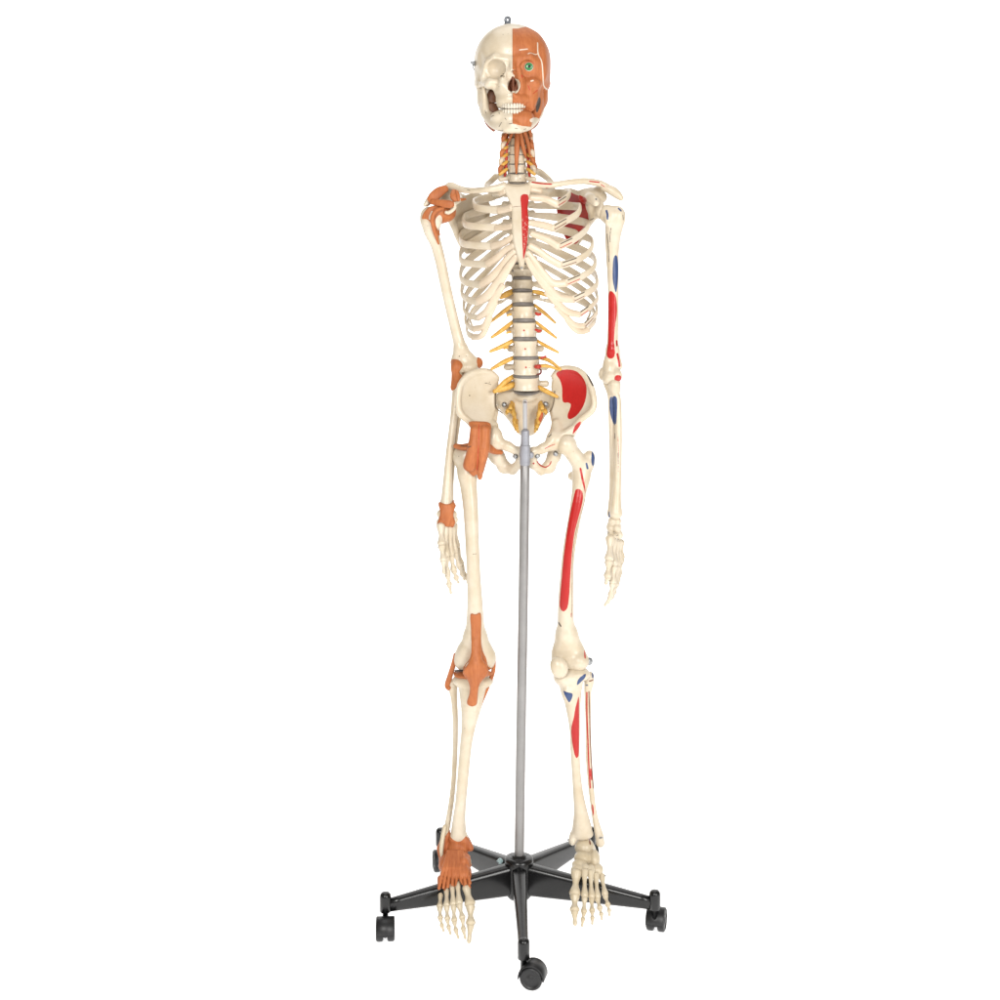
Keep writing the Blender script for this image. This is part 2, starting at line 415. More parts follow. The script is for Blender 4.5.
# ------------------------------------------------------------------ skull
def build_skull():
    cx = 512.0
    def sym(f):                                   # mirrored pair about the mid line
        return f(1) + f(-1)
    P = [pell(cx, 62, .044, 37.6, 37.5, 47, 1), pell(cx, 53, .006, 33, 27, 28, 6), pell(cx, 84, .075, 29, 20, 26, 6),
         pell(cx, 70, -.012, 28, 16, 20, 5)]
    P += sym(lambda s: [pcone((cx + s * 3, 60, -.045, 3.6), (cx + s * 17, 58, -.043, 3.4), 3), pcone((cx + s * 17, 58, -.043, 3.4), (cx + s * 29.5, 65, -.026, 3), 3),
                        pcone((cx + s * 29.5, 65, -.026, 3), (cx + s * 28, 79, -.026, 3.4), 3),                 # outer orbital rim
                        pell(cx + s * 20.5, 83, -.034, 8, 5.5, 7, 4, rot=-s * 22),                              # cheek bone
                        pcone((cx + s * 25, 83, -.026, 3.6), (cx + s * 32.6, 85, .006, 2.4), 3), pcone((cx + s * 32.6, 85, .006, 2.4), (cx + s * 33.4, 84, .04, 2.6), 3), pell(cx + s * 29.5, 80, .05, 7, 15, 16, 6),
                        pell(cx + s * 30, 98, .062, 5, 11, 6, 4),                                               # mastoid
                        pcone((cx + s * 8, 66, -.046, 2.8), (cx + s * 9.5, 84, -.047, 3.4), 3)])                # frontal process
    P += [pcone((cx + .5, 61, -.05, 2.6), (cx + .5, 71, -.061, 2.4), 2.5),                                      # nasal bones
          pell(cx, 91, -.026, 18, 12, 17, 5), pell(cx, 100, -.033, 16, 8.5, 13, 3), pell(cx, 105, -.03, 15, 5.5, 13, 2)]
    P += sym(lambda s: [pell(cx + s * 16.2, 69, -.046, 10.4, 10, 14, 1.5, rot=-s * 8, neg=True), pell(cx + s * 17, 69.6, -.06, 10.2, 10.4, 10, 1.5, neg=True)])
    P += sym(lambda s: [pell(cx + s * 23, 98, .0, 6.5, 9, 20, 3, neg=True), pell(cx + s * 34.5, 62, -.03, 6, 13, 14, 4, neg=True)])
    P += [pell(cx + 1.2, 85, -.056, 6, 8, 13, 1, neg=True), pell(cx + 1.2, 76.5, -.062, 3.4, 7, 10, 1.5, neg=True)]
    P += [pcone((cx + 1.2, 76, -.044, .8), (cx + 1.2, 92, -.05, 1.1), .6)]
    P += sym(lambda s: [pcone((cx + s * 5.2, 84, -.042, 1.2), (cx + s * 3.6, 90, -.046, 1.6), 1)])
    P += [pcone((cx + 1.2, 92.4, -.062, .9), (cx + 1.2, 94, -.064, 1.2), 1.5)]
    P += sym(lambda s: [pell(cx + s * 8.4, 76.5, -.05, 1.2, 1.8, 3, .5, neg=True), pell(cx + s * 15.5, 84, -.048, 1, 1, 3, .5, neg=True)])
    J = sym(lambda s: chain([(cx + 1, 126, -.052, 5.8), (cx + s * 10 + 1, 126, -.044, 5.8), (cx + s * 17.5, 123, -.024, 5.6), (cx + s * 23.5, 116, .002, 5.6), (cx + s * 26.5, 109, .016, 5.4)], 2)
            + chain([(cx + s * 25.5, 111, .012, 7), (cx + s * 28.6, 100, .016, 7), (cx + s * 31.5, 88, .02, 5)], 3, flat=((1, 0, 0), .75))
            + chain([(cx + s * 26, 110, .006, 6), (cx + s * 27.6, 98, -.006, 4.6), (cx + s * 28.5, 89, -.01, 2.6)], 3, flat=((1, 0, 0), .7))
            + [pell(cx + s * 10, 117, -.036, 11, 6.5, 9, 3), pell(cx + s * 5 + 1, 130, -.052, 5, 2.8, 5, 3)])
    J += [pell(cx, 119, -.044, 11.5, 6.5, 9, 3), pell(cx + 1, 126, -.053, 5, 5, 5.5, 3)]
    J += [pell(cx, 118, .01, 12, 22, 20, 2, neg=True)]
    y0 = -.045
    fld = Field(P, .0012)
    ink_shade = [('mark_ink_shade', 'dot', (a, b, .55)) for a, b in ((503, 34), (508, 33.4), (509, 52), (511, 50.5), (484.5, 61), (484, 86), (481, 92.5), (496, 84), (499, 87), (509, 67.5), (494, 92.5), (483, 100.5), (507, 97), (510.5, 98.5))]
    ink_shade += [('mark_brown', 'poly', [(512.8, 76), (517, 82), (518.2, 89), (516, 91.4), (509, 91.2), (507.6, 88.6), (509.4, 81)]), ('mark_ink_shade', 'poly', [(508.6, 84), (511, 80), (512.4, 85), (512, 90), (509, 90)]), ('mark_ink_shade', 'poly', [(514, 84), (516.4, 85), (517, 90), (514, 90.4)]), ('mark_ink_shade', 'dot', (501.6, 75.4, 1.4)), ('mark_ink_shade', 'dot', (503.2, 73.2, .8)), ('mark_ink_shade', 'line', ([(480, 91.6), (482.4, 92.8)], .45)), ('mark_ink_shade', 'line', ([(508.4, 53), (508.9, 50.6)], .4)), ('mark_ink_shade', 'line', ([(505, 95.5), (510, 94)], .3))]  # nasal hollow and eye-socket hole get shade painted in; the short lines are ink
    skull = solid('skull', None, B, sk, smooth=1, marks=ink_shade, y=y0, field=fld)
    ink2 = [('mark_ink_shade', 'line', (q, .5)) for q in ([(499, 127), (501.5, 122.5)], [(498, 130.5), (503, 131)], [(505, 118.5), (506.5, 120.5)], [(491, 116), (494, 115.4)], [(499, 112), (499.4, 114)], [(485, 108), (485.5, 111)], [(515, 129), (518.5, 129.3)], [(524, 129.6), (526, 128.8)], [(509, 124.4), (513, 124)], [(502, 134), (506, 133)])]
    jaw = solid('lower_jaw', J, B, skull, h=.0012, marks=ink2, y=-.05)
    # teeth: crowns set along the dental arch
    def teeth(name, zc, yb, up):
        mb = MB()
        for k in range(-6, 7):
            if k == 0: continue
            a = (abs(k) - .5) * .197 * (1 if k > 0 else -1)
            x = cx + .8 + 14.6 * math.sin(a); y = yb + (1 - math.cos(a)) * .042
            w = 1.5 if abs(k) < 3 else 1.4; hh = 2.3 if abs(k) < 4 else 2.0
            s = sc_at(y); c = p3(x, zc, y); up_ = np.array([0, 0, 1.])
            mb.add(*sweep([c - up * up_ * hh * s, c, c + up * up_ * hh * .85 * s], [w * s * .8, w * s * 1.02, w * s * .98], [w * s * .8, w * s * .9, w * s * .45], up=(math.sin(a), -math.cos(a), 0), sides=10, n=7, exp=.7))
        return mb.build(name, M['tooth'], skull)
    teeth('upper_teeth', 106.0, -.0585, -1); teeth('lower_teeth', 111.2, -.057, 1)
    for s in (1, -1): MB().add(*pxsweep([(cx + s * 19, 92, .004, 5), (cx + s * 21, 104, .008, 7), (cx + s * 18, 116, .004, 6)], sides=12)).build('inner_cheek', plain('cheek_brown', srgb(126, 84, 58), .6, 0, .2, srgb(100, 62, 42)), skull)
    # face muscles over the left half of the skull and jaw
    x0 = 512.3
    face = [(x0, 28.4), (518, 28.2), (526, 25), (540, 30), (552, 46), (556, 66), (556, 80), (552, 92), (544, 108), (539.5, 118), (536, 117), (533, 120), (531, 127.6), (522, 127.4), (x0, 125.2)]
    lo = p3(x0 - 2, 133, -.09); hi = p3(554, 22, .12); lo[1] = -.075; hi[1] = .105
    extra = [pell(529, 68.5, -.031, 13, 12.5, 8.4, 4), pcone((516, 96.5, -.058, 3), (527, 99, -.043, 3), 2.5), pell(530, 95, -.026, 9, 15, 9, 4), pcone((529, 84, -.044, 2.2), (532, 108, -.034, 2.6), 3), pcone((537, 88, -.022, 3), (536, 113, -.006, 4.6), 4),
             pell(523, 119, -.046, 9.5, 7.5, 7, 3), pell(542, 66, .0, 7, 22, 20, 4), pcone((519, 70, -.05, 2.4), (520.5, 90, -.052, 3.2), 3),
             pell(519.6, 108.6, -.062, 7.0, 2.5, 8, .6, neg=True), pell(cx + 1.4, 85.4, -.056, 6.8, 8.4, 13, .8, neg=True), pell(cx + 1.2, 77, -.062, 3.8, 7, 10, 1, neg=True)]
    wm = [('mark_white', 'line', q) for q in ([([(538, 42), (538.4, 54), (542, 62), (543.5, 76), (545, 84), (548, 86)], .5)])] if 0 else []
    wm = [('mark_ink_shade', 'poly', [(539.4, 96), (541.2, 98), (540.8, 104), (538.4, 110.5), (536.6, 111), (536, 106), (537.4, 100)]), ('mark_white', 'line', ([(537.8, 42), (538.2, 53), (541.8, 62), (543, 74), (544, 84), (548, 86.5)], .75)), ('mark_white', 'line', ([(528, 54.5), (530.5, 53.3), (535.5, 54.2), (537.5, 53.4)], .6)),  # first patch paints the shade of a cheek hole onto the muscle
          ('mark_white', 'line', ([(519.6, 50.6), (527.5, 49.4)], .7)), ('mark_white', 'line', ([(531, 81.6), (533, 81)], .9)), ('mark_white', 'line', ([(531.5, 121), (536, 118.5)], 2.0)),
          ('mark_dark_red', 'line', ([(521.4, 76), (522.4, 78.6)], .6)), ('mark_dark_red', 'line', ([(533, 94), (537.4, 90)], .5)), ('mark_dark_red', 'line', ([(528, 86), (530, 90.5)], .5)), ('mark_dark_red', 'line', ([(525, 68.6), (528.6, 71.4), (533, 69)], .35)), ('mark_dark_red', 'line', ([(524, 63.6), (529, 61.4), (534.4, 64)], .35))]
    f2 = Field(P + J, .0012)
    pl = pxpoly(face, -.03); f = Field(P + J, .0012, pad=0, lo=lo, hi=hi); f.d -= .0019
    for p in extra: f.put(p)
    X, Y, Z = f.grid()
    sd = poly_sd(pl, X[:, :, 0], Z[0])[:, None, :].astype(np.float32)
    f.d = np.clip(np.maximum(f.d, sd), -.02, .02); [f.put(q) for q in extra[-3:]]
    V, F = f.mesh(1)
    link('face_muscle', V, F, MU, skull, attrs=paint(V, normals(V, F), wm, -.04))
    e = p3(528.9, 67, -.0428); r = 4.7 / S
    eye = link('eyeball', *lathe([(r * math.cos(t), r * math.sin(t)) for t in np.linspace(-1.5, 1.5, 14)], e, (0, -1, 0), 24), M['eye'], skull)
    mb = MB().add(*lathe([(3.8 / S, 0), (3.7 / S, .0011), (3.0 / S, .0019), (1.6 / S, .0024)], e + np.array([0, -r * .72, 0]), (0, -1, 0), 24)); mb.build('iris', M['iris'], skull)
    mb = MB().add(*lathe([(1.6 / S, .0), (1.4 / S, .0012), (.2 / S, .0016)], e + np.array([.0004, -r * .72 - .0018, 0]), (0, -1, 0), 16)); mb.build('pupil', M['pupil'], skull)
    # hanging eye on top and the side pins
    c = p3(507.6, 27, .04); mb = MB().add(*lathe([(.0085, -.003), (.0085, .004), (.0065, .006), (.0055, .011)], c, (0, 0, 1), 18))
    t = np.linspace(0, 2 * math.pi, 17); ring = [c + np.array([.0042 * math.cos(a), 0, .0135 + .005 * math.sin(a)]) for a in t]
    mb.add(*sweep(ring, .0026, sides=8, up=(0, 1, 0), n=33)); mb.build('hanging_hook', plain('dark_metal', srgb(112, 116, 122), .4, .8), skull)
    c = p3(474.6, 63.5, .02); MB().add(*lathe([(.005, -.002), (.005, .003), (.003, .0045), (.0026, .008), (.0008, .009)], c, (-1, -.35, .3), 12)).build('side_pin', M['metal'], skull)
    tube('spring', [(473.8, 63, .012, .5), (472.8, 67, .01, .5), (474.4, 70, .006, .5)], M['metal'], skull, 6)
    # deep chewing muscle showing past the bare jaw line
    tube('chewing_muscle', [(484.6, 106, .03, 2.2), (485.6, 116, .026, 2.8), (488.6, 124, .016, 2.6), (494, 130, .0, 2.0)], M['deep'], skull, 10)
    tube('chewing_muscle', [(540.6, 104, .03, 2.2), (539, 114, .026, 2.8), (535.6, 123.6, .016, 2.6), (530, 129, .0, 1.8)], M['deep'], skull, 10)
build_skull()

# ------------------------------------------------------------------ spine
SP = [  # px of body centre, py centre, height px, half width px, depth of the body centre
    (517.5, 133.6, 7.4, 7.0, .050), (517.5, 142.0, 7.8, 7.0, .047), (517.2, 150.4, 7.9, 7.2, .045), (516.8, 159.4, 8.3, 7.6, .046), (516.8, 168.4, 8.3, 7.9, .050), (517.3, 177.6, 8.4, 8.3, .056), (517.5, 186.6, 7.4, 8.6, .064)]
SP += [(518 + .33 * i, 195.4 + i * 9.05 + max(0, i - 5) * .33, 7.4 + .12 * i, 8.2 + .08 * i, .072 + .034 * math.sin((i + .6) / 11 * 3.0)) for i in range(9)]
SP += [(521.9, 277.2 - 4.2, 8.0, 9, .086), (522.2, 284.7, 9.8, 9.2, .082), (522.6, 297.8, 10.6, 9.8, .076), (523.6, 312.7, 12.8, 10.6, .070), (524.3, 330, 14.6, 11.4, .064), (525.5, 348.6, 15.4, 11.8, .059), (526.2, 367, 15, 12.4, .057), (526.2, 383.6, 13, 12.8, .060)]
SPC = SP
def nearest(py): return min(SPC, key=lambda q: abs(q[1] - py))
def build_spine():
    n = len(SP)
    for i, (x, y, hgt, w, d) in enumerate(SP):
        neck, lum = i < 6, i >= n - 5
        a = hgt / 2; q = []
        fl = ((0, 1, 0), .8)
        q += chain([(x, y - a * .86, d, w), (x, y, d, w * .86), (x, y + a * .86, d, w)], .6, n=5, flat=None)
        s = sc_at(d)
        zt, zb = p3(x, y - a, d)[2], p3(x, y + a, d)[2]; c = p3(x, y, d); W = w * s
        def body(X, Y, Z, c=c, W=W, zt=zt, zb=zb, dep=.82 if not neck else .68):
            t = (Z - (zt + zb) / 2) / ((zt - zb) / 2); rr = W * (.87 + .13 * np.clip(t * t, 0, 1.2))
            rad = np.sqrt((X - c[0]) ** 2 + ((Y - c[1]) / dep) ** 2) - rr; cap = np.abs(Z - (zt + zb) / 2) - (zt - zb) / 2
            r = .0011; p, u = rad + r, cap + r
            return np.minimum(np.maximum(p, u), 0) + np.sqrt(np.maximum(p, 0) ** 2 + np.maximum(u, 0) ** 2) - r
        prims = [(body, c - np.array([W, W, (zt - zb) / 2]), c + np.array([W, W, (zt - zb) / 2]), .001, False)]
        back = d + W * (.8 if not neck else .7)
        for sgn in (1, -1):
            tw = (w + 9 + i * .4 if neck else (w + 10 if lum else w + 8))
            tz = y + (1.5 if neck else (0 if lum else -1))
            td = (d + .006) if neck else back + (.008 if lum else .016)
            prims += [pcone((x + sgn * w * .6, y - .5, d + W * .5, 2.6), (x + sgn * w * .9, y, back + .006, 2.8), 1.5),
                      pcone((x + sgn * w * .8, y, back + .002, 2.2), (x + sgn * tw * (.7 if lum and i < n - 2 else .86), tz, td, 3.2 if lum else 2.4), 1.5),
                      pcone((x + sgn * w * .9, y, back + .008, 2.6), (x + sgn * 2, y + 3, back + .018, 2.4), 1.5),
                      pcone((x + sgn * w * .85, y - a - 1, back + .01, 2.2), (x + sgn * w * .85, y + a + 1, back + .01, 2.2), 1.5)]
        prims += [pcone((x, y + 3, back + .018, 2.4), (x, y + (9 if not lum else 5), back + .042 + (.0 if not neck else -.012), 2.6), 1.5, flat=((1, 0, 0), .7))]
        mk = []
        if n - 4 <= i <= n - 2: mk = [('mark_dark_red', 'dot', (x - .2, y + .5, 1.15)), ('mark_ink_shade', 'line', ([(x + 2.6, y + 1.2), (x + 4.2, y + 1.2)], .4))]
        if i == 6: mk = [('mark_ink_shade', 'dot', (x + 3, y - 7.8, .9))]
        if i == 5: mk = [('mark_ink_shade', 'dot', (x + 3, y + .6, .8))]
        solid('vertebra', prims, B, sk, h=.0014, smooth=1, marks=mk, y=d - .02)
        if i < n:
            nx = SP[i + 1] if i + 1 < n else (526.4, 394, 6, 12.4, .066)
            if i >= 1:
                xa, ya = (x + nx[0]) / 2, (y + a + nx[1] - nx[2] / 2) / 2; ww = (w + nx[3]) / 2 * (1.06 if i > 14 else 1.02); dd = (d + nx[4]) / 2
                hh = max(.55 if i < 6 else .9, (nx[1] - nx[2] / 2 - y - a) / 2 + (.1 if i < 6 else .35)); s2 = sc_at(dd); c2 = p3(xa, ya, dd)
                e = [(ww * s2 * f, z * hh * s2) for f, z in ((.9, -1), (.985, -.75), (1, 0), (.985, .75), (.9, 1))]
                V, F = lathe(e, (0, 0, 0), (0, 0, 1), 28); V = np.array(V); V[:, 1] *= .82 if not neck else .68
                tilt = (SP[min(i + 1, n - 1)][4] - d) / max(1e-3, (p3(x, y, d)[2] - p3(x, nx[1], nx[4])[2])) if i < n - 1 else .5
                V[:, 2] += -V[:, 1] * np.clip(tilt, -.5, .5) * -.6
                link('disc', V + c2, F, M['disc'], sk)
    # spinal nerves
    def nerve(pts): tube('nerve', pts, M['nerve'], sk, 8)
    L = [((513, 291, .085), (506, 294.5, .078), (500.5, 297.5, .072), 2.4), ((513, 304.5, .078), (503, 312, .07), (491, 321.5, .06), 1.7), ((513, 321.5, .072), (503, 329.5, .064), (491.5, 337.5, .056), 1.7),
         ((514, 340, .066), (504, 345.5, .058), (490, 351.5, .05), 1.8), ((514, 357.5, .064), (504, 362, .056), (491.5, 369, .046), 1.9), ((514, 376, .066), (505, 382, .058), (495, 391.5, .05), 2.1), ((514, 384.5, .068), (506, 387.5, .06), (494, 391.5, .05), 2.6)]
    R = [((533, 291.5, .085), (541, 293, .08), (550, 297, .074), 1.7), ((534.5, 305, .078), (545, 313.5, .07), (555.5, 323, .06), 1.4), ((536, 322, .072), (546, 330, .064), (556.5, 338, .056), 1.4), ((537.5, 341, .066), (547, 346.5, .058), (558.5, 352.5, .05), 1.4),
         ((538.5, 357.5, .064), (549, 360.5, .056), (561, 369.5, .046), 1.5), ((537, 366.5, .038), (547, 366, .044), (560.5, 370, .045), 1.3), ((538.5, 387, .066), (547, 391.5, .058), (557.5, 397, .05), 1.9)]
    for a, b, c, r in L + R: r *= 1.12; nerve([(*a, r), (*b, r * 1.2), (*c, r * .72)])
    tube('artery', [(535.5, 366.6, .042, 2.0), (538, 366.6, .036, 2.2), (540, 366.4, .038, 1.8)], M['artery'], sk, 8)
    tube('artery', [(537, 374.5, .042, .8), (540.4, 373.5, .04, 1), (541, 370.5, .042, .9), (539.5, 368.5, .046, .7)], plain('dark_artery', srgb(110, 40, 34), .5), sk, 8)
    tube('artery', [(541, 358, .05, 1.2), (546, 356.4, .048, 1.0)], M['artery'], sk, 8)
    for (px, py) in ((536.5, 314.5), (536.5, 331)): tube('artery', [(px - 1, py - 1.5, .058, 1.2), (px + 2, py, .056, 1.6), (px + 4.4, py - .4, .058, 1.2)], M['artery'], sk, 8)
    for (px, py) in ((510, 315), (509.5, 332.5), (507, 348)): tube('nerve', [(px - 3, py + .6, .06, 1), (px + 1, py - .8, .06, 1.2)], M['nerve'], sk, 8)
    # neck: vertebral arteries, nerve roots and the muscles in front of the bodies
    for i, py in enumerate((134, 141, 148, 155.5, 163, 170.5)):
        for s in (-1, 1):
            x = 517.2 + s * (10.6 + .25 * i); o = 2.2 if s < 0 else 1.4
            tube('nerve', [(x - s * 1.5, py - 1.5, .05, 1.7), (x + s * 2, py + 1, .045, 1.9), (x + s * (3.4 + .5 * i), py + 4, .043, 1.6)], M['nerve'], sk, 8)
    for s in (-1, 1):
        tube('artery', [(517.2 + s * 10.4, 131, .052, 1.5), (517.2 + s * 10.2, 142, .05, 1.6), (517.2 + s * 10.9, 154, .05, 1.6), (517.2 + s * 11.2, 165, .053, 1.7), (517.2 + s * 12.5, 176, .056, 1.4)], M['artery'], sk, 8)
    for i, py in enumerate((137, 144.5, 152, 160, 168)):
        for s in (-1, 1):
            x = 517.2 + s * (13.5 + .8 * i)
            tube('neck_muscle' if i % 2 == (s > 0) else 'nerve_sheath', [(x - s * 3, py - 3, .047, 1.4), (x, py, .041, 2.5), (x + s * 1.2, py + 4.5, .044, 1.5)], MU if i % 2 == (s > 0) else M['cart'], sk, 8)
    tube('neck_muscle', [(517.2, 131, .034, 2.6), (517, 146, .03, 2.9), (516.6, 158, .029, 2.2), (516.4, 166, .031, 1.7), (516.3, 173.5, .035, 1.0)], MU, sk, 10)
    for pts in ([(520, 131, .03, 2), (522, 142, .03, 2.3), (524.5, 152, .033, 1.9), (526, 158, .038, .9)], [(524, 131, .032, 2.2), (527.5, 142, .036, 2.2), (530, 153, .042, 1.6), (531.5, 163, .046, .9)], [(529.5, 130, .036, 1.8), (531.5, 141, .042, 1.8), (534, 154, .05, 1.3), (534.5, 164, .054, .8)],
                [(513, 131, .034, 1.6), (510.5, 137, .037, 1.5), (508, 143, .042, .8)], [(506.5, 131, .04, 2.2), (504.5, 138, .046, 2.0), (502.5, 147, .05, 1.1)], [(503.5, 146, .048, 1.7), (501.5, 156, .05, 1.6), (500.5, 164, .054, .9)], [(533, 160, .046, 1.6), (535.2, 168, .05, 2.4), (532.5, 174, .054, 1.2)]):
        tube('neck_muscle', pts, MU, sk, 10)
build_spine()

# ------------------------------------------------------------------ rib cage
def sternum():
    man = [(505.2, 184.6, .014), (517, 185.8, .012), (530.6, 184.4, .01), (530.8, 190, .006), (527.4, 206.5, -.006), (528.6, 222, -.016), (528, 236, -.024), (526, 250, -.03), (525, 258, -.034), (523.6, 267.5, -.034), (521.8, 270.5, -.034), (519.6, 266, -.034), (516.4, 253, -.032), (513, 240, -.026), (511.8, 222, -.016), (511.4, 206.5, -.006), (504.4, 190, .008)]
    dp = fitdepth(man)
    prims = [plate(man, dp, .0048, 1, smooth=3)]
    mk = [('mark_red', 'poly', [(520.4, 198), (522, 194.4), (525.4, 193.6), (528.6, 195.4), (528.8, 205), (528.6, 222), (527.6, 240), (525.6, 252), (523.2, 259.6), (522.4, 250), (521.6, 230), (521.2, 210)]),
          ('mark_brown', 'line', ([(510.5, 207.2), (515, 206.6), (521, 206)], .45))]
    for k in range(16):
        x = 523.4 + 3.4 * RNG.random(); y = 216 + 34 * (k / 16); mk.append(('mark_white', 'line', ([(x, y), (x + RNG.normal(0, 1), y + 1.6), (x + RNG.normal(0, 1.4), y + 3)], .3)))
    st = solid('breastbone', prims, B, sk, h=.0012, marks=mk, y=-.018)
    tube('cord_knot', [(520.6, 267, -.043, .5), (521.8, 268.4, -.045, .8), (522.6, 266.8, -.043, .5)], M['metal'], st, 6)
sternum()
def rib(head, lat, front, cart, yl, yf, ya, s, w=3.0, marks=None, mid=None, back=None):
    hx, hy = head; d0 = nearest(hy)[4] + .012; ax = hx + s * 30 if s < 0 else hx + s * 34
    lx, ly = lat; ax = hx + (lx - hx) * .58
    pts = [(hx + s * 6, hy, d0 + .004, 2.2), (hx + s * 15, hy + 1.5, d0 + .03, 2.8), (ax, hy + (ly - hy) * .36, ya, w * 1.12), (lx - s * 5 * abs(lx - hx) / 60, hy + (ly - hy) * .72, (ya * .62 + yl * .38), w * 1.1), (lx, ly, yl, w)]
    if back: pts = [pts[0]] + back + [(lx, ly, yl, w)]
    if mid: pts += [(*m, w) if len(m) == 3 else (*m[:2], m[2], m[3]) for m in mid]
    if front: pts += [(front[0], front[1], yf, w * 1.08)]
    P = np.array([p3(*p[:3]) for p in pts]); r = np.array([p[3] * sc_at(p[2]) for p in pts])
    c = p3(521, ly, .075)                                   # outward direction of the cage at every point
    ups = P - c; ups[:, 2] *= .25; ups /= np.linalg.norm(ups, axis=1)[:, None]
    n = (len(pts) - 1) * (24 if marks else 7) + 1
    V, F = sweep(P, r, np.clip(r * .42, .0016, .003), up=ups, n=n, sides=36 if marks else 14, exp=.8)
    at = None
    if marks:
        N = np.zeros_like(V); N[:, 1] = np.where(V[:, 1] < yf + .055, -1, 1); at = paint(V, N, marks, yf)
    o = link('rib', V, F, M['rib'], sk, attrs=at)
    if cart:
        cp = [(front[0] + s * .6, front[1], yf, w * 1.05)] + [(*q, w * 1.0) if len(q) == 3 else q for q in cart]
        Pc = np.array([p3(*p[:3]) for p in cp]); rc = np.array([p[3] * sc_at(p[2]) for p in cp])
        V, F = sweep(Pc, rc, np.clip(rc * .55, .0016, .0034), up=(0, -1, .12), sides=12, exp=.85); link('rib_cartilage', V, F, M['cart'], o)
HX = {1: 182, 2: 193.4, 3: 204.4, 4: 213.4, 5: 222.5, 6: 231.5, 7: 241, 8: 250.5, 9: 260, 10: 272, 11: 284, 12: 297}
def hx(i): return nearest(HX[i])[0]
def cage():
    L = {1: ((485.5, 186), (500, 193), [(505, 191, .006)], .075, .018, [(489, 190.5, .045)]), 2: ((473.5, 203), (498.5, 210.5), [(505, 209.5, .004, 3.4), (511.5, 207.5, -.006, 3.6)], .085, .014, [(478, 208, .045)]),
         3: ((463.5, 219), (496, 227.6), [(505, 227.5, -.004, 3.2), (512.5, 226, -.014, 3.4)], .095, .01, [(465.5, 224.6, .06), (478, 226.6, .03)]),
         4: ((460.6, 237.5), (492, 246.3), [(503, 243, -.008), (513, 236.5, -.02, 3.2)], .1, .008, [(463, 243.4, .06), (476, 245.4, .03)]),
         5: ((460, 256), (487.3, 264.4), [(497, 257.6, -.008), (506, 250, -.016), (514, 246, -.024)], .1, .01, [(463, 262, .065), (475, 264, .035)]),
         6: ((460.4, 275), (481.3, 285), [(492, 277, -.004, 4.4), (503, 265, -.014, 4), (509, 256.5, -.022, 3.4), (515, 251, -.028, 3)], .1, .018, [(464, 281.5, .07), (473, 284, .042)]),
         7: ((461.6, 292), (477.5, 302), [(488, 295, .004, 4.8), (499, 282, -.008, 5), (508, 267.5, -.02, 4), (516.5, 256, -.03, 3)], .1, .026, [(465.5, 298, .075), (471, 300.5, .05)]),
         8: ((463.6, 307), (478.5, 318), [(487.5, 310.5, .012, 3.8), (495.5, 297, .0, 4.2), (503, 285, -.012, 3)], .1, .034, [(467.5, 314.5, .078), (473, 317, .055)]),
         9: ((465.4, 320), (474, 329), [(484, 326, .026), (490, 314, .014), (495.5, 302, .004)], .1, .05, [(469, 326.5, .078)]),
         10: ((467, 331), (473, 337), [(481, 336, .036), (486.5, 327, .026), (490, 317, .016)], .1, .06, [])}
    R = {1: ((554, 186), (541, 191.5), [(531, 189, .004)], .06, .01, [(549.5, 190, .035)]), 2: ((569.5, 193), (557, 204.5), [(545, 199, -.004), (530, 197.5, -.002, 3.2)], .06, .0, [(566, 198.5, .03)]),
         3: ((580, 207), (553, 228.4), [(543, 225, -.014), (529, 222.6, -.016, 3)], .055, -.014, [(577.5, 213.6, .03), (566, 221, .004)]),
         4: ((588.4, 225), (558.4, 246.8), [(546, 239, -.018), (531, 233.5, -.022, 3)], .055, -.016, [(584.5, 231.5, .03), (572, 240.6, .002)]),
         5: ((592.6, 243), (560.4, 265.4), [(548, 258, -.018), (538, 250.5, -.022), (529, 245.5, -.026)], .058, -.014, [(588.5, 252.5, .03), (576, 260.4, .004)]),
         6: ((595.4, 262), (566, 283), [(553, 283, -.012, 4), (543, 273.5, -.018, 4), (534, 261, -.024, 3.6), (527, 252, -.028, 3)], .06, -.006, [(591, 270.6, .032), (579.6, 277.4, .01)]),
         7: ((597.2, 281), (573, 299.6), [(559, 297.5, -.004, 4.2), (548, 288, -.012, 4.6), (537, 274.5, -.02, 4), (526.4, 258, -.03, 3)], .064, .006, [(594, 288, .038), (584, 294.5, .018)]),
         8: ((597.4, 297), (579.4, 314.6), [(567.5, 311.5, .008, 3.6), (557, 303, -.002, 3.6), (546, 291.5, -.01, 3)], .066, .018, [(594.5, 303, .046), (588, 309, .03)]),
         9: ((597, 310), (583.6, 326), [(574, 324.5, .02), (564, 314.5, .01), (556, 305.5, .0)], .068, .03, [(593.4, 317, .05)]),
         10: ((595.4, 319), (588, 329.5), [(580, 331.6, .03), (573, 327, .022), (567, 319, .014)], .07, .04, [])}
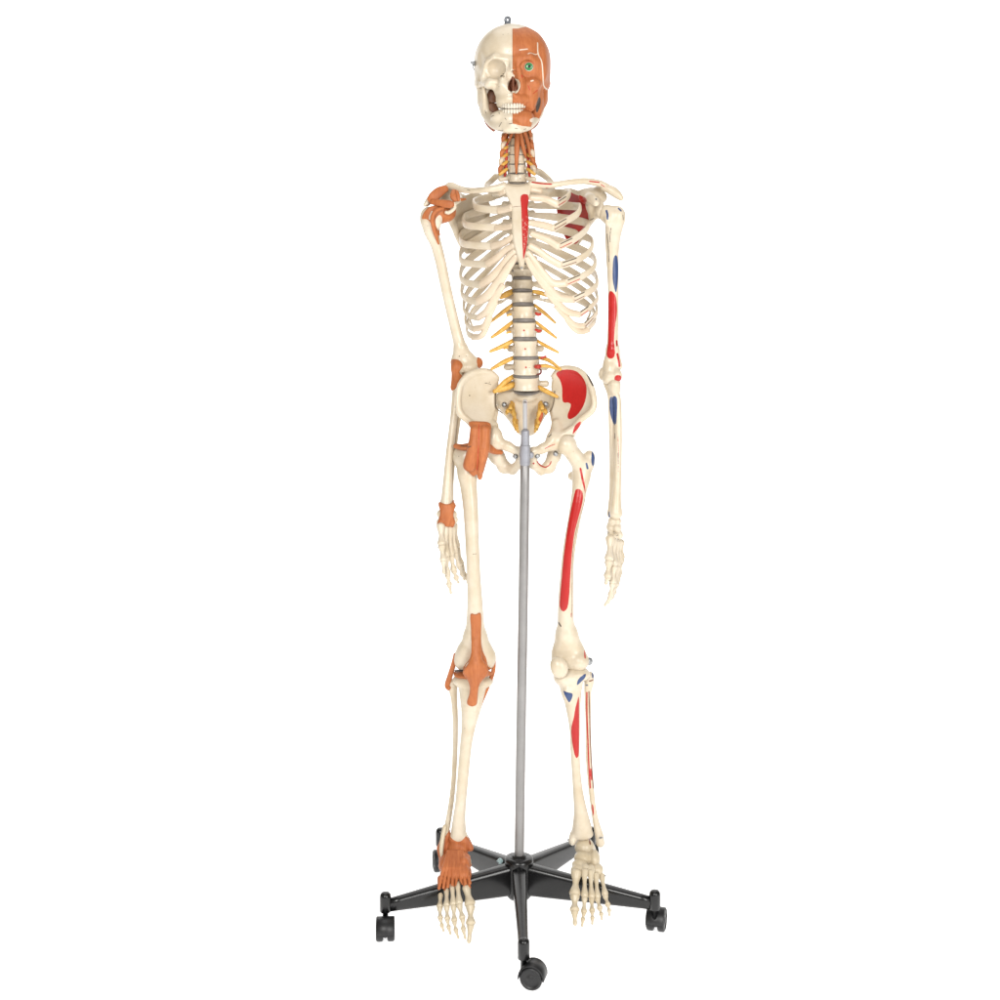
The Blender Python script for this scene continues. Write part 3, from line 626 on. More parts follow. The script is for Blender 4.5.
    for i in range(1, 11):
        w = 3.0 if i == 1 else (3.65 if i < 8 else 3.0)
        lat, fr, ca, yl, yf, mid = L[i]; rib((hx(i), HX[i]), lat, fr, ca, yl, yf, .152 + .004 * min(i, 7), -1, w, mid=mid, back=[(504, 174, .1, 3.6), (497, 176, .12, 3.6), (490, 182, .11, 3.4)] if i == 1 else None)
        lat, fr, ca, yl, yf, mid = R[i]
        mk = None
        if 2 <= i <= 9:
            m0 = (mid or [(lat[0], lat[1], 0)])[-1 if i < 9 else 0]; ex, ey = (fr[0] + (m0[0] - fr[0]) * .15, fr[1] + (m0[1] - fr[1]) * .15); gx, gy = fr[0] + (m0[0] - fr[0]) * 1.05, fr[1] + (m0[1] - fr[1]) * 1.05
            mk = [('mark_ink_shade', 'line', ([(ex, ey - 2), (gx, gy - 2)], .65)), ('mark_brown' if i % 2 else 'mark_red', 'line', ([(ex, ey + 2), (gx, gy + 2)], .6)), ('mark_ink_shade', 'dot', (fr[0] + 1.5, fr[1] + .5, .8))]
        rib((hx(i), HX[i]), lat, fr, ca, yl, yf, .142 + .004 * min(i, 7), 1, w, marks=mk, mid=mid, back=[(531, 171, .1, 3.6), (539, 172, .115, 3.8), (549, 179.5, .1, 3.4)] if i == 1 else None)
    rib((hx(11), HX[11]), (470, 318), None, None, .115, 0, .158, -1, 2.2, mid=[(472, 325, .09, 1.5)]); rib((hx(11), HX[11]), (590, 312), None, None, .09, 0, .15, 1, 2.2, mid=[(587, 320, .07, 1.5)])
    rib((hx(12), HX[12]), (487, 309), None, None, .15, 0, .15, -1, 1.9); rib((hx(12), HX[12]), (562, 306), None, None, .14, 0, .146, 1, 1.9)
cage()

# ------------------------------------------------------------------ shoulder girdle
def clav(pts, marks, y):
    solid('collarbone', chain(pts, 1.2, n=16, flat=((0, 1, 0), .95)), B, sk, h=.0013, marks=marks, y=y)
clav([(503.5, 186.5, .012, 4.4), (498, 188, .012, 3.7), (486, 189.6, .016, 2.9), (472, 190.8, .034, 2.7), (460, 189, .052, 3.1), (451, 185.6, .062, 3.4), (446.5, 187, .064, 2.6)], [('mark_ink_shade', 'line', ([(467, 189.4), (470, 190.4)], .5)), ('mark_brown', 'line', ([(463, 187.5), (480, 188.3)], .25))], .02)
clav([(531.5, 184.5, .01, 4.2), (538, 185, .008, 3.5), (552, 185, .008, 2.8), (568, 182.4, .018, 2.7), (584, 181, .034, 2.9), (598, 183, .048, 3.2), (607.5, 187, .056, 3)], [('mark_red', 'line', ([(532, 182.6), (541, 184), (551, 184.6)], .9)), ('mark_red', 'line', ([(590, 181), (600, 181.8)], .8)), ('mark_red', 'line', ([(602, 184), (608, 187.6)], .6)), ('mark_red', 'line', ([(546, 188.6), (549, 189)], .7))], .02)
def scapula(outline, acr, cor, spine_, marks, y, t=.0018):
    dp = fitdepth(outline, .004)
    prims = [plate(outline, dp, t, 1.5, smooth=3)] + acr + cor + spine_
    return solid('shoulder_blade', prims, B, sk, h=.0015, marks=marks, y=y)
oL = [(446, 204, .085), (452, 199, .1), (462, 196.5, .125), (474, 193, .155), (484, 196, .178), (490.5, 207, .19), (487, 228, .186), (478, 246, .176), (468, 253, .164), (462, 248, .154), (457.5, 238, .142), (453.5, 226, .122), (448.5, 214, .094)]
scL = scapula(oL, chain([(447, 187.5, .068, 4), (437, 192, .066, 4.2), (429, 201, .064, 3.6), (426.5, 204.5, .062, 2.6)], 2, flat=((0, 0, 1), .75)),
        chain([(458, 199, .085, 4), (457, 200, .06, 3.8), (453, 203, .045, 3.4), (451, 205.5, .04, 2.8)], 2),
        chain([(478, 202, .19, 1.6), (462, 196, .15, 2.2), (447, 189, .082, 3)], 2) + chain([(489, 207, .189, 1.8), (485.6, 228, .186, 1.8), (476.6, 245, .176, 1.8), (467, 251.4, .163, 2.4), (459, 239, .144, 2.8), (454, 226, .12, 3.2), (447, 211, .09, 4)], 2) + [pell(444.5, 213, .078, 4, 9, 6, 3), pell(449, 196, .092, 12, 6.5, 6, 3)], None, .1)
oR = [(599, 204, .06), (594, 198, .072), (584, 194, .1), (571, 188.5, .135), (562, 190, .158), (557, 202, .17), (560, 222, .168), (567, 239, .155), (574.5, 246.5, .142), (579.5, 243, .132), (584, 234, .118), (589, 223.5, .096), (596.5, 213, .068)]
mk = [('mark_dark_red', 'poly', [(566.5, 188), (573.5, 193), (583, 198.2), (585.6, 208), (588, 216), (587, 225), (583, 234), (576.5, 244), (567.5, 239), (559.5, 222), (556, 203), (561, 190)]), ('mark_ink_shade', 'dot', (592, 195.8, 1.1)), ('mark_ink_shade', 'dot', (592.6, 201, 1.1)), ('mark_ink_shade', 'line', ([(589, 220.5), (592, 219)], .6))]
def bk(q):
    return [(t[0], t[1], t[2] + .016 * min(1, max(0, (594 - t[0]) / 12)), *t[3:]) for t in q]
scR = scapula(bk(oR), chain([(604, 187.5, .056, 3.8), (611, 190, .054, 5), (617, 194.5, .052, 4.4), (621, 198.4, .05, 2.6)], 2, flat=((0, 0, 1), .85)),
        chain([(588, 198, .082, 4.6), (590.5, 198, .046, 4.6), (594, 200.5, .03, 4.4), (596, 203, .02, 3.2)], 2),
        chain([(566, 198, .17, 1.6), (584, 191, .13, 2.2), (606, 188.5, .068, 3)], 2) + chain(bk([(557.6, 203, .171, 1.6), (560.6, 222, .169, 1.6), (567.6, 238, .156, 1.8), (574.5, 245, .143, 2.2), (582.6, 235, .12, 2.6), (588.6, 224, .095, 2.8), (597.5, 212, .064, 3.8)]), 2) + [pell(600, 209.5, .054, 4.2, 9.5, 6, 3), pell(593, 197, .092, 14, 8.5, 5, 3), pell(595, 207, .075, 7, 11, 6, 3)], mk, .12)

# ------------------------------------------------------------------ arms
# picture-left arm: humerus, ulna, radius, hand
humL = [pell(440, 213, .062, 9.5, 9.5, 9.5, 2), pell(428.5, 217, .056, 8.2, 10, 8.5, 4), pell(436.5, 221, .046, 4, 7, 4, 3)] + chain([(430.5, 222, .06, 9.4), (431.5, 232, .062, 7.2), (435.8, 244, .066, 5.5), (440.6, 262, .07, 5.1), (445.5, 286, .076, 5.0), (450.5, 308, .082, 5.0), (456.5, 333, .088, 5.2), (460.5, 347, .09, 6)], 3) \
    + [pcone((460, 349, .09, 5.4), (456, 362, .09, 5.4), 4), pcone((461, 349, .09, 5.2), (473, 361, .096, 4.6), 4), pell(478, 363, .098, 4.4, 5, 4, 3), pell(459, 367.5, .083, 6, 6, 6.4, 2), pell(468, 367.5, .087, 5.6, 5.6, 6.4, 2) , pell(466, 361, .09, 8, 6, 5, 3), pell(471, 367, .09, 6.5, 6.5, 6, 3)]
hL = solid('upper_arm_bone', humL, B, sk, marks=[('mark_ink_shade', 'dot', (428, 226, .7)), ('mark_ink_shade', 'line', ([(437.6, 218.5), (438.2, 221)], .6)), ('mark_ink_shade', 'dot', (459, 357, .8)), ('mark_ink_shade', 'dot', (466, 357, .7))], y=.06)
ulnL = chain([(464, 362, .108, 4.6), (465.5, 372, .102, 4.6), (464.5, 382, .096, 4), (461, 396, .09, 3.5), (456.5, 425, .078, 3.3), (452.8, 455, .066, 3.0), (450.8, 480, .058, 2.8), (450, 498, .052, 3.2), (449.6, 505, .05, 3.6)], 2) + [pell(464, 366, .094, 4.6, 5, 4, 2)]
radL = chain([(458, 376.5, .08, 5), (457.6, 381, .08, 4), (457, 388, .078, 3.5), (457, 396, .076, 4), (456.4, 420, .068, 3.4), (452.4, 450, .054, 3.8), (447.8, 480, .042, 4.2), (446.4, 496, .036, 4.8), (446, 504, .034, 6)], 2)
radL = chain([(457.5, 376.5, .08, 5), (457, 381, .08, 4), (456.2, 389, .078, 3.5), (456, 397, .074, 3.9), (453.5, 420, .064, 3.3), (450, 450, .05, 3.6), (447.4, 480, .04, 4), (446.4, 496, .034, 4.8), (446, 504, .032, 6)], 2)
solid('forearm_bone', ulnL, B, sk); solid('forearm_bone', radL, B, sk, marks=[('mark_ink_shade', 'line', ([(456, 400), (455, 408)], .5))], y=.06)
# elbow, shoulder, wrist ligaments
shell('elbow_ligament', humL + ulnL + radL, [[(451, 361), (455, 359), (460, 360.5), (463, 365.5), (459.5, 371.5), (462.5, 375.5), (461.8, 381.5), (456, 388), (450.6, 389.5), (451, 376)]], MU, sk, .002, y=.085, extra=[pell(456, 368, .077, 5.2, 8, 6, 3), pcone((456, 380, .078, 4), (453.6, 387, .078, 3), 3)])
shell('elbow_ligament', humL + ulnL + radL, [[(477.4, 357), (481, 356), (485, 361), (484, 367.5), (479, 368.6), (477, 363)]], MU, sk, .0014, y=.095)
shCap = [pcone((446, 212, .066, 9), (433, 211, .058, 10.4), 3)]
shell('shoulder_capsule', humL + shCap, [[(422.2, 219), (424, 213), (430, 207), (440, 205.5), (452, 206), (456.6, 212), (456, 222), (450, 226), (443, 230.5), (439, 236), (434.6, 229), (431, 223.5), (427.5, 219.5)]], MU, sk, .0022, y=.055, marks=[('mark_white', 'line', ([(432.5, 212), (430.5, 216), (430, 219)], 1.0)), ('mark_white', 'poly', [(436, 219), (440, 215), (442.6, 218.5), (441.6, 225), (438.6, 230.5), (436, 225)]), ('mark_ink_shade', 'dot', (438, 218.6, .5))])
V, F = pxsweep([(443.5, 208, .036, 1.6), (436.5, 210.5, .03, 2.2), (432.6, 217, .03, 2.2), (433.2, 226, .038, 2.1), (436, 235, .048, 2.0), (438.6, 244, .056, .9)], rb=None, up=(0, -1, 0), sides=10); link('biceps_tendon', V, F, MU, sk)
def band(name, pts, mat=MU, parent=sk, th=.5, up=(0, -1, 0), **k):
    """flat ligament strip; pts (px,py,y,half-width)"""
    P = [p3(*q[:3]) for q in pts]; ra = np.array([q[3] * sc_at(q[2]) for q in pts])
    V, F = sweep(P, ra, np.minimum(ra * th, .003), up, sides=12, exp=.75); return link(name, V, F, mat, parent, **k)
band('shoulder_ligament', [(447, 188, .055, 3.0), (440, 191.5, .048, 5.0), (433.4, 197, .044, 5.2), (429.4, 201, .046, 3.4)])
band('shoulder_ligament', [(431, 201.6, .042, 2.6), (440, 203, .034, 3.6), (449, 204.2, .028, 4.0), (453.5, 204.2, .028, 2.6)])
band('shoulder_ligament', [(453.5, 190, .046, 1.8), (453.2, 196, .036, 3.2), (455.4, 201, .034, 2.4)], label='short upright orange ligament between collarbone and hook of the blade')
band('shoulder_ligament', [(456, 190, .052, 1.6), (457.6, 196, .042, 2.4), (458, 201, .04, 1.8)])
band('shoulder_ligament', [(456, 199, .05, 1.6), (461, 199.6, .06, 1.6), (466, 199, .072, .8)])
tube('ligament_tip', [(427.6, 202.5, .052, 2.4), (424.4, 205.4, .05, 1.8)], B, scL, 8); tube('ligament_tip', [(454, 203, .03, 1.8), (454.6, 208, .032, 1.8), (449, 212.4, .036, 2.0), (445.6, 212.2, .036, 1.6)], B, scL, 8)

def fingers(hand, table, mat, w):
    """each row: name list of joints (px,py,y); builds metacarpal and phalanges as separate knobbed bones"""
    for row in table:
        J, r0 = row[0], row[1]
        for k in range(len(J) - 1):
            a, b = np.array(J[k], float), np.array(J[k + 1], float); r = (1.13 if hand is handL else 1.28) * r0 * (1, .88, .76, .62, .55)[k]
            t = (.03, .14, .5, .86, .97); mul = (1.35, 1.25, .72, 1.3, 1.1) if k < len(J) - 2 else (1.35, 1.15, .62, .76, .66)
            pts = [(*(a + (b - a) * u), r * m) for u, m in zip(t, mul)]
            V, F = pxsweep(pts, sides=9, up=(0, -1, 0), n=15); link('metacarpal' if k == 0 else 'finger_bone', V, F, mat, hand)
def toes(foot, table, mat):
    for J, r0 in table:
        for k in range(len(J) - 1):
            a, b = np.array(J[k], float), np.array(J[k + 1], float); r = r0 * ((1, .86, .68, .6) if len(J) > 3 else (1, .92, .8))[k]
            t = (.03, .13, .5, .86, .97); mul = (.9, .95, .7, 1.28, 1.05) if k == 0 and foot is ftL else (1.25, 1.15, .66, 1.28, 1.05) if k < len(J) - 2 else (1.25, 1.12, .66, .74, .55)
            pts = [(*(a + (b - a) * u), r * m) for u, m in zip(t, mul)]
            V, F = pxsweep(pts, sides=10, up=(0, -1, 0), n=15); link('metatarsal' if k == 0 else 'toe_bone', V, F, mat, foot)
carL = [pell(441.5, 514, .028, 4.6, 4.4, 5, 1), pell(448, 513.6, .03, 4.6, 4.4, 5, 1), pell(453, 514.5, .034, 3.8, 4.2, 4.6, 1), pell(440.6, 522, .022, 4, 3.8, 4.2, .8), pell(446, 522.6, .028, 4.2, 4.2, 4.8, .8), pell(451.6, 522.6, .034, 4, 4.2, 4.6, .8), pell(455, 519.8, .036, 2.8, 3.4, 3.6, .8)]
handL = solid('hand', carL, B, sk, h=.0011)
wr = ulnL + radL + carL + [pell(447, 512, .032, 9.5, 12, 8, 3)]
shell('wrist_ligament', wr, [[(438.2, 503.5), (441, 502), (446.5, 503.4), (452, 502.4), (455.6, 500.6), (457.6, 503.6), (454.5, 509), (453.6, 516), (455.4, 522.5), (452.6, 528), (447.4, 533), (444.4, 528.4), (444, 525.6), (440, 526), (436.4, 532), (435.6, 527), (438.6, 519), (440.4, 511)]], MU, sk, .002, y=.03)
fingers(handL, [
    ([(440.6, 525, .014), (441.6, 545.5, -.004), (443.4, 561, -.012), (444, 573.5, -.014)], 2.9),
    ([(445, 527, .024), (446.2, 557, .008), (447.6, 575, .006), (449.4, 585.5, .012), (451, 593.5, .02)], 2.7),
    ([(449, 527, .032), (451, 556, .024), (454, 571, .022), (456.4, 578.5, .03), (458.6, 583, .04)], 2.7),
    ([(452, 526, .04), (455, 553, .038), (459.6, 567, .04), (462.6, 575, .048), (464.4, 580, .056)], 2.4),
    ([(454.6, 524, .046), (457.6, 548, .052), (462, 565, .058), (466, 577.5, .066), (468, 583.6, .074)], 2.1)], B, 1)
# picture-right arm
humR = [pell(607.5, 214, .05, 8.4, 9, 9, 2), pell(617, 216, .044, 8.4, 10, 8.4, 4), pell(608, 220, .034, 3.4, 6.4, 3.6, 3)] + chain([(614.8, 222, .048, 9.2), (613, 236, .05, 7.6), (612.4, 254, .052, 6.2), (613.2, 280, .054, 5.4), (613.4, 310, .056, 5.0), (612.8, 335, .056, 5.1), (612.6, 348, .056, 5.6)], 3) \
    + [pcone((612.6, 350, .056, 5.6), (608, 364, .056, 5), 4), pcone((612.8, 350, .056, 5.4), (618, 366, .054, 4.4), 4), pell(603, 374, .06, 4.2, 6.6, 4.4, 3), pell(610, 376.4, .048, 6.6, 5.6, 6.6, 2), pell(617, 375.6, .044, 5, 6.4, 5.6, 2), pell(611, 369, .052, 7, 8, 6, 3), pell(607, 379, .05, 4, 5, 6, 2)]
mk = [('mark_blue', 'poly', [(615.6, 255), (617.6, 257.6), (618.6, 268), (618, 282), (616.2, 292.8), (614, 288), (612.4, 278), (612.6, 263), (613.6, 257)]),
      ('mark_red', 'poly', [(611, 291), (613.6, 292.6), (616.4, 298), (617.4, 312), (615.4, 326), (614.4, 341), (615.2, 353), (613.6, 357.6), (610.6, 358.8), (607.6, 357.4), (606.6, 353), (608.2, 340), (608, 320), (608.2, 300), (609.4, 292)]),
      ('mark_red', 'dot', (617.6, 378, 3.8)), ('mark_red', 'line', ([(617.4, 354), (618.4, 359), (619.4, 366)], 1.3)), ('mark_dark_red', 'line', ([(616.8, 341), (617, 345.6)], 1.1)),
      ('mark_blue', 'line', ([(606, 211), (606.8, 214.5), (606.8, 219)], 1.2)), ('mark_ink_shade', 'line', ([(610.6, 228), (609.6, 236), (609.8, 242)], .5)), ('mark_ink_shade', 'line', ([(607, 234), (608.4, 250), (609, 262)], .5)), ('mark_blue', 'line', ([(618, 208.6), (620.4, 211)], 1.0)), ('mark_ink_shade', 'line', ([(622.2, 215), (622.8, 220)], .5))]
solid('upper_arm_bone', humR, B, sk, marks=mk, y=.045)
ulnR = chain([(606, 372, .068, 4.4), (607.5, 382, .062, 4.4), (610.6, 390, .056, 4.4), (612, 400, .05, 3.8), (612.2, 430, .044, 3.2), (612.6, 460, .04, 2.9), (612.4, 490, .036, 2.9), (611.6, 508, .034, 3.4), (610.8, 514, .033, 3.6)], 2)
radR = chain([(614.6, 384.6, .044, 6.0), (615, 388.6, .044, 5.4), (615.4, 394, .043, 4.2), (617.4, 402, .04, 3.7), (618.6, 430, .03, 3.2), (618.2, 460, .02, 3.3), (617, 490, .012, 3.9), (616, 504, .01, 5.0), (616, 513, .008, 6.2)], 2)
solid('forearm_bone', ulnR, B, sk, marks=[('mark_blue', 'poly', [(610.4, 398.4), (614.6, 398), (617.4, 399), (617.2, 412), (616.4, 424), (615.4, 426.6), (612.4, 421), (610, 411)]), ('mark_ink_shade', 'line', ([(615.6, 434), (615.4, 439)], .7)), ('mark_blue', 'line', ([(609.3, 512), (609.2, 517)], .9))], y=.03)
solid('forearm_bone', radR, B, sk, marks=[('mark_blue', 'poly', [(612.6, 398), (617.4, 398.6), (617, 414), (616, 424), (613.6, 420)]), ('mark_dark_red', 'line', ([(617.6, 436), (617.8, 450), (617.4, 470)], .5)), ('mark_ink_shade', 'line', ([(617.4, 452), (617.5, 462)], .55))], y=.03)
carR = [pell(612.6, 521, .014, 4.4, 3.8, 5, 1), pell(617.4, 521, .012, 3.6, 3.8, 5, 1), pell(611, 528, .012, 4.2, 4.2, 5, .8), pell(616.6, 528, .008, 4.4, 4.2, 4.8, .8), pell(610.4, 534.6, .008, 3.4, 3.6, 4.2, .8), pell(614.4, 536, .004, 2.6, 2.8, 4, .6), pell(619.4, 535, .006, 3.4, 4.4, 4.4, .8), pell(614, 526, .016, 7, 6, 5, 1.5)]
handR = solid('hand', carR, B, sk, h=.0011, marks=[('mark_ink_shade', 'dot', (613.4, 538, .9)), ('mark_ink_shade', 'dot', (618.4, 540, .9)), ('mark_ink_shade', 'line', ([(616, 536), (618, 535)], .5))], y=.0)
fingers(handR, [
    ([(610.4, 537, -.006), (609, 561, -.03), (607.6, 577.5, -.036), (605.8, 584, -.036)], 2.9),
    ([(613, 539, .002), (613.6, 566, -.016), (612.4, 583, -.018), (610.6, 596, -.012), (604.6, 606, -.008)], 2.6),
    ([(616, 541, .012), (617, 566, .002), (614.6, 586, .002), (611.4, 597, .01), (607.6, 603, .018)], 2.6),
    ([(619, 541, .02), (619.6, 563, .016), (617, 582, .018), (613.6, 593, .026), (611, 599, .034)], 2.3),
    ([(621, 541, .028), (621.6, 559, .03), (619, 575, .034), (616.4, 586, .042), (614.6, 591, .05)], 2.1)], B, 1)
for pts in ([(606, 531, .0, .35), (608.6, 532.6, -.004, .35)], [(603.8, 563, -.03, .35), (607, 563.2, -.032, .35)], [(603.5, 579, -.036, .35), (605, 580.4, -.036, .35)]): tube('wire_pin', pts, M['metal'], handR, 6)
tube('wire_pin', [(436.6, 547, -.004, .35), (440, 547.6, -.008, .35)], M['metal'], handL, 6)

# ------------------------------------------------------------------ pelvis
def hip(pts, crest, sgn, cx, mk, label=None):
    fl = lambda y: .05 + (y - .05) * .68
    pts = [(a, b, fl(c)) for a, b, c in pts]; crest = [(a, b, fl(c), r) for a, b, c, r in crest]
    dp = fitdepth(pts, .0105)
    prims = [plate(pts, dp, .0034, 2.5, smooth=3)] + chain(crest, 3, flat=None)
    return prims
oL = [(457.8, 392, .018), (459.6, 383.6, .026), (467, 374.8, .04), (478, 370.2, .056), (489, 370.4, .07), (496, 374.6, .08), (498.4, 384, .084), (496.4, 394, .08), (496.2, 407, .074), (492.5, 420, .056), (492, 432, .044), (481, 436, .034), (474, 426, .022), (468.6, 421.4, .008), (458.8, 414.6, .004), (457, 404, .008)]
cL = [(497.4, 378, .083, 2), (489, 371.6, .07, 2.4), (478, 371.4, .056, 2.4), (467, 376, .04, 2.6), (460.4, 384.6, .026, 2.6), (458.6, 394, .017, 2.6), (458.2, 404, .009, 2.6), (460.4, 413.6, .004, 3.0), (468, 420.4, .01, 3.0), (474, 426.6, .02, 3.4), (479, 432, .03, 5)]
hipL = hip(oL, cL, -1, 0, None)
hipL += [pell(487, 441, .04, 11, 11, 11, 4), pell(495, 438.5, .03, 7.6, 11.5, 8, 3), pcone((494, 426, .05, 4.5), (492, 441, .034, 7.4), 4), pcone((493, 441, .03, 6.6), (508, 446.4, .02, 4.2), 3), pcone((508, 446.4, .02, 4.2), (518.5, 452.4, .02, 4.2), 3), pcone((519.6, 451, .022, 4), (520, 464, .03, 4.2), 2.5),
         pcone((520, 463, .03, 4.2), (512.6, 469.6, .044, 4.6), 2), pcone((512.6, 469.6, .044, 4.6), (504, 467, .056, 5.8), 2), pcone((504, 467, .056, 5.8), (498, 457, .054, 6.6), 3), pcone((498, 457, .054, 6.6), (494, 448, .05, 7), 3), pcone((495.5, 457, .056, 6), (489, 446, .052, 8), 3), pcone((496, 408, .078, 2.6), (492.6, 426, .056, 3.4), 2)]
bL = solid('hip_bone', hipL, B, sk, h=.0015, marks=[('mark_ink_shade', 'dot', (469.6, 395.6, .8)), ('mark_ink_shade', 'line', ([(485, 384), (488, 384.6), (491, 386)], .5)), ('mark_ink_shade', 'dot', (489.4, 383.2, .6)), ('mark_ink_shade', 'dot', (495, 442, .6)), ('mark_ink_shade', 'dot', (493.6, 433, .5))], y=.04)
oR = [(594.6, 396, .004), (592.4, 386, .016), (586, 374.6, .032), (577, 368.6, .046), (566, 366.8, .06), (557, 370, .072), (553, 378, .08), (551.4, 388, .08), (553.6, 397, .077), (551, 410, .07), (556, 424, .05), (558.4, 436, .04), (570, 436.5, .03), (574.6, 428, .018), (580.6, 420.6, .004), (592, 412.6, -.004), (595.6, 405, -.002)]
cR = [(553, 376, .081, 2), (559, 369.6, .071, 2.4), (567, 368.2, .06, 2.4), (577, 370, .046, 2.6), (585, 376, .032, 2.6), (591, 386.6, .016, 2.6), (593.6, 396.6, .004, 2.6), (594, 405, -.002, 2.6), (590.6, 412, -.004, 3), (581, 419.6, .004, 3.0), (575, 427.6, .016, 3.4), (571, 433, .026, 5)]
hipR = hip(oR, cR, 1, 0, None)
hipR += [pell(553.5, 440.5, .028, 7.4, 10, 8, 3), pell(560, 436, .046, 11, 11, 11, 4), pcone((556, 424, .046, 4.5), (557, 438, .032, 6.4), 4), pcone((571, 431, .024, 4), (562, 436, .026, 4), 3), pell(566.4, 444.6, .024, 10.6, 10.6, 10.6, 1, neg=True), pcone((557.4, 441, .026, 6.4), (543, 448.4, .018, 4.2), 3), pcone((543, 448.4, .018, 4.2), (533.5, 453, .02, 4.2), 3), pcone((533, 451, .022, 4), (533.4, 465, .03, 4.2), 2.5),
         pcone((533.4, 464, .03, 4.2), (541, 470.4, .044, 4.4), 2), pcone((541, 470.4, .044, 4.4), (549, 467, .056, 5.8), 2), pcone((549, 467, .056, 5.8), (554, 456, .052, 6.2), 3), pcone((554, 456, .052, 6.2), (556, 446, .048, 7), 3), pcone((552, 410, .074, 2.6), (556, 427, .052, 3.4), 2)]
mk = [('mark_red', 'poly', [(556.6, 375.4), (561, 371.6), (569, 370.2), (577, 371.8), (583, 377.6), (586.6, 386), (586.4, 396), (583.6, 406), (578, 414.6), (572, 419.4), (568.4, 419.4), (567.8, 415.6), (570, 410), (571, 405.4), (568.4, 404), (564.6, 404.2), (562.8, 401), (562.6, 390), (560.6, 382)]),
      ('mark_red', 'poly', [(580.4, 420.2), (579.6, 425.6), (575.6, 430.6), (572.4, 433.4), (573, 428.6), (576, 423)]), ('mark_dark_red', 'line', ([(544.6, 447), (549, 445), (554.4, 443)], .65)), ('mark_dark_red', 'line', ([(537, 461), (540.5, 465.6), (546, 468), (550, 465.4), (551.4, 462.4)], .75)),
      ('mark_ink_shade', 'line', ([(587.4, 374.4), (590, 380), (592.6, 385)], 1.0)), ('mark_dark_red', 'dot', (533.5, 462.6, 1.2)), ('mark_ink_shade', 'line', ([(548, 436), (551, 434)], .5)), ('mark_ink_shade', 'line', ([(551.4, 431.6), (549, 436.6)], .4))]
bR = solid('hip_bone', hipR, B, sk, h=.0015, marks=mk, y=.03)
# sacrum with its openings, drawn in front of and between the blades
so = [(513, 391, .076), (526, 393.4, .07), (540, 391, .076), (553, 393.4, .09), (553.4, 404, .088), (547, 413.6, .088), (541.6, 423, .094), (538, 429, .1), (533.6, 434.6, .104), (526.4, 436, .104), (519.4, 434.6, .104), (514.6, 429, .1), (509.6, 422, .094), (502.6, 413.6, .088), (496.8, 405, .088), (497.2, 393.4, .09)]
def sdep(x, z):
    q = p3(526.3, 392, .075); dx = np.abs(x - q[0]); dz = q[2] - z
    return .076 + .0 * x + np.clip(dz, 0, .2) * .34 + .5 * dx ** 1.25 * .6
sac = [plate(so, sdep, .006, 1.5, smooth=3), pell(526.3, 396, .082, 12.4, 6.5, 10, 3)]
for sx in (-1, 1):
    for dx_, yy, r in ((14.6, 403.4, 2.6), (12.6, 413.0, 2.3), (10.2, 421.6, 2.0)): sac.append(pell(526.4 + sx * dx_, yy, .08 + (yy - 392) * .0006, r, r * 1.25, 14, 1, neg=True))
    sac.append(pcone((526.4 + sx * 11, 392, .1, 4), (526.4 + sx * 24, 396, .1, 5), 3))
sa = solid('sacrum', sac, B, sk, h=.0014, marks=[('mark_ink_shade', 'line', ([(495.6, 392), (495.8, 407)], .6))], y=.07)
for j in ((bL, [(495.8, 391, .066, .6), (495.6, 400, .062, .6), (496.4, 408, .06, .6), (502.5, 413.4, .064, .5)]), (bR, [(554.6, 391, .064, .45), (554, 400, .06, .45), (551, 410, .058, .45), (546, 413.6, .064, .4)])):
    tube('joint_line', j[1], plain('joint_brown', srgb(96, 80, 64), .7), j[0], 6)  # dark brown tube laid along the joint between hip bone and sacrum
for sx in (-1, 1):
    for dx_, yy, ex, ey in ((14.6, 403.6, 15.6, 413), (13.6, 404.6, 11, 420), (12, 413.6, 10.4, 430), (10.2, 421, 8.4, 432), (17, 409, 19.6, 414)):
        tube('sacral_nerve', [(526.4 + sx * dx_, yy - 1, .080 + .0006 * (yy - 400), 2.0), (526.4 + sx * (dx_ + ex) / 2 + sx * .8, (yy + ey) / 2, .060, 2.2), (526.4 + sx * ex, ey, .066, 1.4)], M['nerve'], sk, 8)
tube('artery', [(540.6, 409, .066, 1.2), (541.2, 416, .06, 1.9), (538.5, 424, .062, 1.6), (537.4, 428, .066, 1)], plain('sacral_artery', srgb(186, 84, 36), .5), sk, 8)
for x, y, d, p in ((504.3, 404.6, .066, sa), (545.6, 404, .066, sa), (515.4, 456.4, .012, bL), (537.4, 456, .012, bR), (555.6, 453.6, .026, bR)):
    rnd_screw(p3(x, y, d), .0042 if p is sa else .004, (-.1, -1, .25), p)
